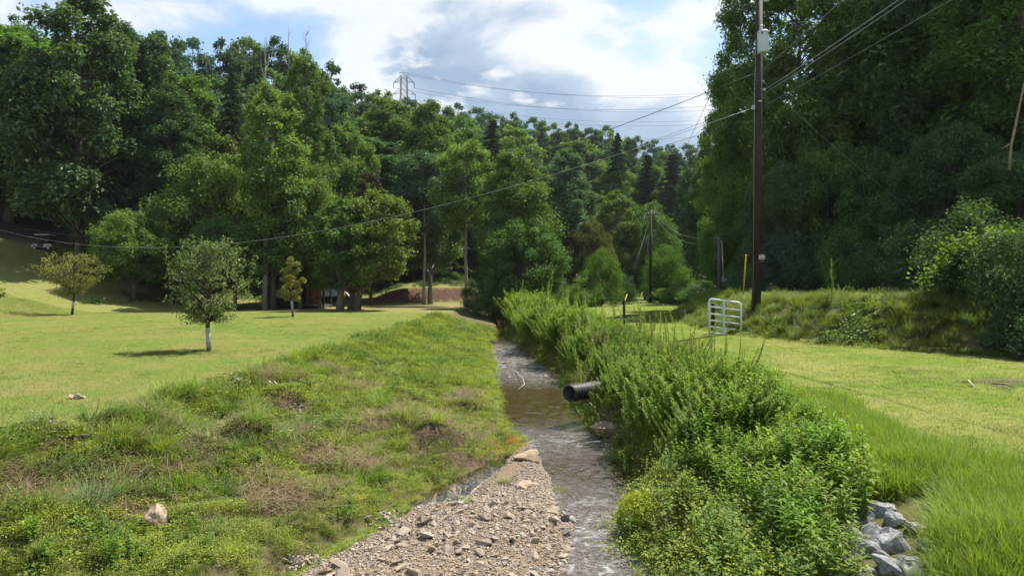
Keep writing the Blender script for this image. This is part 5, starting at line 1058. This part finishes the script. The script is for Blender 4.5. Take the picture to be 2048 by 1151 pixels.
# ------------------------------------------------------------------ utility poles
def tubeobj(name, pts, r, mat, parent, n=6): mb = MB(); mb.tube(pts, r, n); return mb.build(name, M[mat], parent, True)
PY = 25.6; PX = (1512-1024)*PY/F; pg = tz(PX, PY); near = empty('utility_pole', (PX, PY, pg)); PH = CAMZ+(575.5+55)*PY/F-pg
hz = lambda py: CAMZ+(575.5-py)*PY/F-pg                     # height on the near pole at picture row py
lx = lambda h: .0105*h
tubeobj('pole', [(0, 0, -.8), (lx(PH*.5), 0, PH*.5), (lx(PH), 0, PH)], [.175, .15, .12], 'creosote', near, 14)
def transformer(parent):
    z0, z1 = hz(113), hz(70); x = lx(z0)+.03; c = (x, -.37, 0); r = .205
    mb = MB(); mb.lathe([(r*.92, z0), (r, z0+.03), (r, z1-.10), (r*.99, z1-.09)], 20, c); t = mb.build('transformer_tank', M['tank_grey'], parent, True)
    mb = MB(); mb.lathe([(r*1.07, z1-.09), (r*1.07, z1-.05), (r*.8, z1+.01), (.02, z1+.03)], 20, c); mb.build('lid', M['tank_grey'], t, True)
    mb = MB(); mb.lathe([(.05, z1), (.075, z1+.05), (.045, z1+.08), (.07, z1+.12), (.04, z1+.15), (.06, z1+.19), (.02, z1+.23)], 12, (x-.08, -.40, 0)); mb.build('bushing', M['porcelain'], t, True)
    mb = MB(); mb.box((x, -.585, (z0+z1)/2+.18), (.03, .02, .20)); mb.box((x-.02, -.582, (z0+z1)/2+.03), (.05, .01, .04)); mb.build('drain_strap', M['white_paint'], t)
    for dx in (-.12, .12):
        mb = MB(); mb.lathe([(.025, 0), (.03, .04), (.015, .08)], 8, (x+dx, -.57, z1-.16), (0, -1, .1)); mb.build('terminal', M['cart_black'], t, True)
    mb = MB(); mb.box((x, -.16, z1-.12), (.10, .12, .06)); mb.box((x, -.16, z0+.12), (.10, .12, .06)); mb.build('bracket', M['galv'], t)
transformer(near)
for nm, dx, zz in (('insulator', -.33, hz(6)), ('insulator', .40, hz(2))):
    mb = MB(); d = 1 if dx > 0 else -1
    mb.lathe([(.02, 0), (.05, .02), (.025, .05), (.055, .07), (.025, .10), (.055, .12), (.025, .15), (.05, .17), (.02, .20)], 12, (lx(zz)+d*.16, 0, zz), (d, 0, .1)); mb.build(nm, M['porcelain'], near, True)
mb = MB(); mb.box((lx(8)+.21, -.03, hz(180)), (.10, .06, .10)); mb.box((lx(8), -.16, hz(205)), (.12, .08, .05)); mb.box((lx(8)-.19, 0, hz(215)), (.10, .10, .16)); mb.build('cable_clamp', M['galv'], near)
tubeobj('ground_wire', [(-.15, -.10, .2), (-.10, -.12, hz(180)), (-.05, -.14, hz(80))], .008, 'wire_alu', near, 5)
sg = obj('sign_plate', MB().box((0, 0, 0), (.215, .010, .165)).mesh('sign_plate'), M['sign_cream'], near, (lx(2)+.13, -.185, hz(514)))
for (dx, dz, w, h) in ((-.055, .055, .04, .028), (.055, .055, .04, .028), (0, .012, .035, .012), (0, -.03, .13, .02), (0, -.058, .16, .008)):
    obj('print_mark', MB().box((dx, -.007, dz), (w, .003, h)).mesh('print_mark'), M['sign_black'], sg)
s2 = obj('tag_plate', MB().box((0, 0, 0), (.19, .010, .06)).mesh('tag_plate'), M['grey_wood'], near, (lx(2)+.12, -.183, hz(521)))
tag(near, 'tall dark near utility pole carrying a grey transformer can', 'utility pole')

FY = 76.0; FX = (1300-1024)*FY/F; fg = tz(FX, FY); far = empty('utility_pole', (FX, FY, fg)); fh = CAMZ+(575.5-420)*FY/F-fg
tubeobj('pole', [(0, 0, -.5), (.10, 0, fh)], [.20, .14], 'creosote', far, 10)
mb = MB(); mb.box((.10, -.1, fh-.5), (1.5, .10, .10)); mb.build('crossarm', M['grey_wood'], far)
for dx, dz in ((-.65, -.4), (-.25, -.15), (.35, .05), (.70, -.05), (.55, -.7), (-.75, -.85)):
    mb = MB(); mb.lathe([(.03, 0), (.09, .06), (.04, .12), (.09, .18), (.04, .24), (.07, .30), (.02, .34)], 8, (.10+dx, -.1, fh-.45+dz*.6)); mb.build('insulator', M['porcelain'], far, True)
mb = MB(); mb.box((.45, -.15, fh-2.3), (.30, .12, .12)); mb.build('cutout', M['galv'], far)
tag(far, 'far utility pole with white insulators before the wooded hill', 'utility pole')
CY = 42.0; CX = (1439-1024)*CY/F; cg = tz(CX, CY); cp = empty('service_pole', (CX, CY, cg)); ch = CAMZ+(575.5-474)*CY/F-cg
tubeobj('pole', [(0, 0, -.4), (-.02, 0, ch)], [.12, .10], 'grey_wood', cp, 10)
tubeobj('conduit', [(.20, -.10, .9), (.16, -.10, ch*.6), (.12, -.10, ch-.35), (.10, -.16, ch-.25), (.02, -.18, ch-.3)], .04, 'galv', cp, 8)
mb = MB(); mb.box((.21, -.14, 1.0), (.22, .12, .32)); mb.build('meter_box', M['galv'], cp); mb = MB(); mb.lathe([(.08, 0), (.09, .05), (.05, .10)], 12, (.33, -.16, 1.02), (0, -1, 0)); mb.build('meter_dial', M['porcelain'], cp, True)
tag(cp, 'weathered short pole with a grey conduit and meter box left of the near pole', 'utility pole')

# ------------------------------------------------------------------ wires
def sag_pts(a, b, s, n=24): return [a.lerp(b, i/n)-Vector((0, 0, 4*s*(i/n)*(1-i/n))) for i in range(n+1)]
def wire(a, b, s, r, mat, label, n=26, group=None, name='power_line', cat='wire'):
    mb = MB(); mb.tube(sag_pts(Vector(a), Vector(b), s, n), r, 5); tag(mb.build(name, M[mat], None, True), label, cat, group)
topP = lambda py, dx=0, dy=0: Vector((PX+lx(hz(py))+dx, PY+dy, pg+hz(py)))
wire(topP(146, -.10), (-51, 60, 10.6), 4.6, .013, 'wire_black', 'thick black service cable sagging from the near pole across the lawn to the left')
wire(topP(215, -.15), (-51, 60.6, 10.0), 4.35, .008, 'wire_alu', 'thin bright wire sagging just below the thick service cable', )
wire(topP(205, -.12), at(1060, 345, 92), .6, .007, 'wire_black', 'cable descending from the near pole to the trees, upper of two')
wire(topP(232, -.12), at(1140, 330, 92), .5, .009, 'wire_black', 'cable descending from the near pole to the trees, lower of two')
for dx, py in ((-.30, 4), (.32, 4)):
    wire(topP(py, dx), Vector((FX+.1+dx*2, FY-.1, fg+fh-.3)), 1.0, .011, 'wire_black', 'left of two lines running from the near pole top to the far pole' if dx < 0 else 'right of two lines running from the near pole top to the far pole')
for i, (py, ex, lb) in enumerate([(182, 10.6, 'upper of the paired lines rising from the near pole to the upper right'), (189, 10.35, 'lower of the paired lines rising from the near pole to the upper right')]):
    wire(topP(py, .16), (ex, -14, 11.6-i*.3), .7, .012, 'wire_alu', lb, 40)
wire(topP(143, .1), (9.2, -14, 12.4), .4, .008, 'wire_alu', 'thin line crossing behind the transformer to the top edge', 40)
wire(topP(215, .1), (12.4, -14, 10.6), .5, .007, 'wire_alu', 'lowest thin line rising from the near pole to the top right', 40)
wire(Vector((FX+.8, FY-.1, fg+fh-.6)), Vector((CX, CY, cg+ch)), .9, .008, 'wire_alu', 'drop wire from the far pole to the conduit pole, upper one')
wire(Vector((FX+.7, FY-.1, fg+fh-1.0)), Vector((CX, CY, cg+ch-.2)), 1.1, .007, 'wire_alu', 'drop wire from the far pole to the conduit pole, lower one')
wire(topP(160, .12), at(1850, 440, 30), .2, .004, 'wire_alu', 'faint slack line falling from the near pole into the right-hand wood')
def guy(px0, py0, Y0, top, guard, r, mat, label):
    a = at(px0, py0, Y0); a.z = tz(a.x, a.y); top = Vector(top); root = empty('guy_wire', (0, 0, 0)); tubeobj('cable', [a, top], .006, 'tower_steel', root, 5); d = (top-a).normalized(); tubeobj('guard', [a+d*.05, a+d*guard], r, mat, root, 8); tag(root, label, 'guy wire')
guy(1486, 590, 31, topP(150), 2.25, .035, 'yellow_plastic', 'guy wire in a yellow guard left of the near pole base')
guy(1240, 592, 70, (FX, FY, fg+fh-1.2), 1.1, .03, 'galv', 'guy wire with a pale guard, leftmost below the far pole')
guy(1247, 602, 66, (FX, FY, fg+fh-.9), 1.7, .04, 'yellow_plastic', 'guy wire with an orange guard behind the thin black post')
guy(1281, 602, 71, (FX, FY, fg+fh-2.0), 1.5, .035, 'rust_plastic', 'guy wire with a rust-red guard close to the far pole')

# ------------------------------------------------------------------ steel pylon on the ridge and its lines
TY = 330.0; tx = (808-1024)*TY/F; tzp = tz(tx, TY); ztop = CAMZ+(575.5-146)*TY/F; TH = ztop-tzp; tw = empty('pylon', (tx, TY, tzp))
def leg_at(z, sx, sy): w = np.interp(z, [0, TH*.55, TH*.8, TH], [4.2, 1.9, 1.6, 1.4]); return Vector((sx*w, sy*w, z))
lev = [0, TH*.2, TH*.38, TH*.55, TH*.66, TH*.74, TH*.80, TH*.86, TH*.92, TH*.965]
for sx, sy in ((-1, -1), (1, -1), (1, 1), (-1, 1)): tubeobj('leg', [leg_at(z, sx, sy) for z in lev], .16, 'tower_steel', tw, 4)
mb = MB()
for z0, z1 in zip(lev[:-1], lev[1:]):
    for (a, b) in (((-1, -1), (1, -1)), ((1, -1), (1, 1)), ((1, 1), (-1, 1)), ((-1, 1), (-1, -1))):
        mb.tube([leg_at(z0, *a), leg_at(z1, *b)], .09, 4, False); mb.tube([leg_at(z0, *b), leg_at(z1, *a)], .09, 4, False); mb.tube([leg_at(z1, *a), leg_at(z1, *b)], .08, 4, False)
mb.build('bracing', M['tower_steel'], tw)
ARM = [(TH*.915, 5.0, -1.2), (TH*.80, 5.6, -1.2)]
z9 = TH*.965; mb = MB()
for sx in (-1, 1):
    for sy in (-1, 1): mb.tube([leg_at(z9, sx, sy), (sx*2.2, 0, TH)], .09, 4, False)
mb.tube([(-2.2, 0, TH), (2.2, 0, TH)], .09, 4); mb.build('peak_frame', M['tower_steel'], tw)
for z, L, dz in ARM:
    for sx in (-1, 1):
        mb = MB(); tip = Vector((sx*L, 0, z-.5))
        for sy in (-1, 1): mb.tube([leg_at(z+2.2, sx, sy), tip], .10, 4, False); mb.tube([leg_at(z, sx, sy), tip], .10, 4, False)
        mb.build('arm', M['tower_steel'], tw); mb = MB(); mb.tube([tip, tip+Vector((0, 0, -2.6))], .16, 6); mb.build('insulator_string', M['tower_steel'], tw)
tag(tw, 'steel lattice pylon standing above the ridge trees', 'pylon')
for i, (z, dx, ey, yy) in enumerate([(TH, -2.2, 168, 300), (TH, 2.2, 178, 320), (TH*.915-3, -5, 193, 300), (TH*.915-3, 5, 206, 320), (TH*.80-3, 5.6, 222, 320), (TH*.80-3, -5.6, 236, 300), (TH*.80-12, 5.6, 254, 320)]):
    a = Vector((tx+dx, TY, tzp+z)); b = at(1750, ey-30, yy); wire(a, b, 11.5, .06, 'tower_steel', ['topmost', 'second', 'third', 'fourth', 'fifth', 'sixth', 'lowest'][i]+' of the thin transmission lines crossing the sky right of the pylon', 40)

# ------------------------------------------------------------------ cabin under the trees
def cabin():
    Y = 61.0; x0, x1 = (528-1024)*Y/F, (612-1024)*Y/F; g = tz((x0+x1)/2, Y-1); root = empty('cabin', ((x0+x1)/2, Y, g)); w = x1-x0; d = 4.2; h = 2.5; hx = w/2
    for i in range(12):
        z = (i+.5)*h/12; mb = MB(); mb.box((0, 0, z), (w, .05, h/12-.012)); mb.build('siding_board', M['board_dark'], root)
    mb = MB(); mb.box((0, d/2+.05, h/2), (w-.04, d, h)); mb.build('wall_core', M['board_dark'], root)
    for i in range(12):
        z = (i+.5)*h/12; mb = MB(); mb.box((hx+.028, d/2, z), (.05, d, h/12-.012)); mb.build('siding_board', M['board_red'], root)
    mb = MB(); e = .45
    A = [(-hx-e, -e, h-.1), (hx+1.9, -e, h-.1), (hx+1.9, d/2, h+1.2), (-hx-e, d/2, h+1.2), (-hx-e, d+e, h-.1), (hx+1.9, d+e, h-.1)]; A2 = [(a, b, c+.10) for a, b, c in A]
    mb.add(A+A2, [(3, 2, 1, 0), (6, 7, 8, 9), (0, 1, 7, 6), (2, 3, 4, 5), (9, 8, 11, 10), (5, 4, 10, 11), (1, 5, 11, 7), (4, 0, 6, 10)]); mb.build('roof', M['roof_brown'], root)
    mb = MB(); wx = -hx+1.35; ww, wh, wz = .85, .85, 1.35
    for dx, dz, a, b in ((0, wh/2, ww+.1, .08), (0, -wh/2, ww+.1, .08), (-ww/2, 0, .08, wh), (ww/2, 0, .08, wh), (0, 0, ww, .05)): mb.box((wx+dx, -.045, wz+dz), (a, .05, b))
    win = mb.build('window', M['trim'], root); mb = MB(); mb.box((wx, -.032, wz), (ww-.05, .012, wh-.05)); mb.build('pane', M['glass_dark'], win)
    mb = MB(); mb.box((hx+.85, d*.25, .22), (1.7, 2.6, .14)); mb.build('porch_floor', M['grey_wood'], root)
    for py_ in (-.1, d*.25+1.2):
        mb = MB(); mb.box((hx+1.6, py_, h/2), (.14, .14, h)); mb.build('porch_post', M['creosote'], root)
    mb = MB(); mb.box((hx+.95, -.1, .95), (1.3, .06, .07)); mb.box((hx+.95, -.1, .45), (1.3, .06, .07))
    for i in range(5): mb.box((hx+.4+i*.27, -.1, .70), (.04, .04, .5))
    mb.build('porch_rail', M['grey_wood'], root)
    for i in range(3): mb = MB(); mb.box((hx-.4, -.35-.28*(2-i), .08+.12*i), (1.0, .27, .07)); mb.build('step', M['grey_wood'], root)
    mb = MB(); mb.box((hx+.065, d*.3, 1.05), (.04, .85, 2.0)); dr_ = mb.build('door', M['board_dark'], root); mb = MB(); mb.lathe([(.03, 0), (.04, .04), (.02, .06)], 8, (hx+.09, d*.3+.3, 1.0), (1, 0, 0)); mb.build('handle', M['galv'], dr_)
    tag(root, 'small dark cabin with red side wall and porch under the maples', 'cabin')
cabin()
def trailer():
    p = at(664, 585, 72); p.z = tz(p.x, p.y); root = empty('utility_trailer', p, .1)
    mb = MB(); mb.box((0, 0, .55), (3.0, 1.5, .10)); mb.build('deck', M['trim'], root)
    for sx in (-.3, .5):
        mb = MB(); mb.lathe([(.15, -.09), (.30, -.08), (.30, .08), (.15, .09)], 14, (sx, -.72, .30), (0, 1, 0)); mb.build('wheel', M['cart_black'], root, True)
    mb = MB(); mb.tube([(-1.5, 0, .5), (-2.4, 0, .4)], .05, 6); mb.build('drawbar', M['trim'], root); tag(root, 'low flat trailer parked behind the cabin porch', 'trailer')
    q = empty('covered_boat', p+Vector((.15, 0, .60)), .1); mb = MB()
    mb.add([(-1.1, -.5, 0), (1.0, -.6, 0), (1.0, .6, 0), (-1.1, .5, 0), (-1.4, -.55, .5), (1.15, -.7, .55), (1.15, .7, .55), (-1.4, .55, .5), (-.6, 0, .95), (.7, 0, .85)], [(3, 2, 1, 0), (0, 1, 5, 4), (1, 2, 6, 5), (2, 3, 7, 6), (3, 0, 4, 7)]); mb.build('hull', M['white_paint'], q)
    mb = MB(); mb.add([(-1.42, -.57, .50), (1.17, -.72, .55), (1.17, .72, .55), (-1.42, .57, .50), (-.6, 0, .92), (.7, 0, .85)], [(0, 1, 5, 4), (2, 3, 4, 5), (1, 2, 5), (3, 0, 4)]); mb.build('cover', M['tarp_blue'], q); tag(q, 'white and blue covered load on the flat trailer', 'boat')
trailer()
def tpost():
    p = at(648, 590, 69); p.z = tz(p.x, p.y); root = empty('clothesline_post', p); mb = MB(); mb.tube([(0, 0, -.3), (0, 0, 2.0)], .06, 8); mb.build('upright', M['whitewash'], root, True); mb = MB(); mb.box((0, 0, 2.0), (.95, .07, .07)); mb.build('crossbar', M['whitewash'], root); tag(root, 'pale T-shaped clothesline post right of the cabin', 'post')
tpost()
def slide():
    p = at(692, 596, 66); p.z = tz(p.x, p.y); root = empty('play_slide', p); mb = MB()
    V = [(-.2, 0, 1.5), (.2, 0, 1.5), (.35, 0, .9), (.9, 0, .55), (1.2, 0, .5)]; pts = [(.0, 0, 1.45), (.35, 0, 1.0), (.75, 0, .75), (1.25, 0, .70)]
    for (a, b) in zip(pts[:-1], pts[1:]): a, b = Vector(a), Vector(b); mb.box((a+b)/2, ((b-a).length, .45, .05), (0, math.atan2(a.z-b.z, b.x-a.x), 0))
    mb.build('chute', M['white_paint'], root)
    for sy in (-.22, .22): tubeobj('leg', [(-.55, sy, -.05), (.0, sy, 1.5)], .04, 'yellow_plastic', root); tubeobj('leg', [(.35, sy, -.05), (.30, sy, 1.0)], .03, 'cart_black', root)
    tag(root, 'small pale slide on yellow legs seen between the tree trunks', 'slide')
slide()

# ------------------------------------------------------------------ golf cart on the left slope
def cart():
    g = ground_at(90, 501, 40, 140); s = 42*g.y/F/2.45; root = empty('golf_cart', g+Vector((0, 0, .02))); root.scale = (s, s, s)
    mb = MB()
    P = [(-1.2, .32), (-1.22, .52), (-1.05, .68), (-.62, .78), (-.52, .34), (.15, .34), (.18, .70), (.55, .74), (1.1, .72), (1.15, .40), (1.0, .32)]; n = len(P)
    mb.add([(x, -.55, z) for x, z in P]+[(x, .55, z) for x, z in P], [tuple(range(n)), tuple(reversed(range(n, 2*n)))]+[((i+1) % n, i, n+i, n+(i+1) % n) for i in range(n)]); mb.build('body', M['cart_tan'], root)
    mb = MB(); mb.box((.42, 0, .80), (.55, 1.0, .13)); mb.box((.72, 0, 1.06), (.12, 1.0, .45), (0, .15, 0)); mb.build('seat', M['cart_black'], root)
    mb = MB(); mb.box((-.02, 0, 1.80), (1.75, 1.15, .07), taper=.94); mb.build('canopy', M['cart_roof'], root)
    for x, tx_ in ((-.72, -.62), (.85, .72)):
        for sy in (-.5, .5): tubeobj('canopy_post', [(x, sy, .72), (tx_, sy*.98, 1.78)], .022, 'cart_black', root)
    mb = MB(); mb.box((-.68, 0, 1.25), (.015, .95, .85), (0, .09, 0)); mb.build('windshield', M['glass_dark'], root)
    tubeobj('steering_column', [(-.6, -.2, .75), (-.28, -.2, 1.08)], .02, 'cart_black', root); mb = MB(); mb.lathe([(.16, -.012), (.17, 0), (.16, .012)], 14, (-.28, -.2, 1.08), (.8, 0, .6)); mb.build('steering_wheel', M['cart_black'], root)
    for x in (-.82, .78):
        for sy in (-.52, .52):
            mb = MB(); mb.lathe([(.16, -.09), (.24, -.08), (.245, 0), (.24, .08), (.16, .09)], 16, (x, sy, .245), (0, 1, 0)); wl_ = mb.build('wheel', M['cart_black'], root, True); mb = MB(); mb.lathe([(.10, -.094), (.13, -.09), (.13, .09), (.10, .094)], 12, (x, sy, .245), (0, 1, 0)); mb.build('rim', M['galv'], wl_)
    for sy in (-.38, .38): mb = MB(); mb.lathe([(.07, 0), (.06, .03)], 10, (-1.2, sy, .58), (-1, 0, .2)); mb.build('headlight', M['porcelain'], root)
    tag(root, 'tan golf cart with a pale roof parked on the shaded slope at the left', 'golf cart')
cart()
# ------------------------------------------------------------------ thin summer haze
hm, hnt, hout = newmat('haze'); hv = hnt.nodes.new('ShaderNodeVolumePrincipled'); hv.inputs['Color'].default_value = (.80, .88, 1.0, 1); hv.inputs['Density'].default_value = HAZE; hv.inputs['Anisotropy'].default_value = .3
hnt.links.new(hv.outputs[0], hout.inputs['Volume'])
hb = MB().box((20, 290, 64), (720, 680, 134)).build('haze', hm); tag(hb, 'thin bluish summer haze', kind='stuff')
#@@END
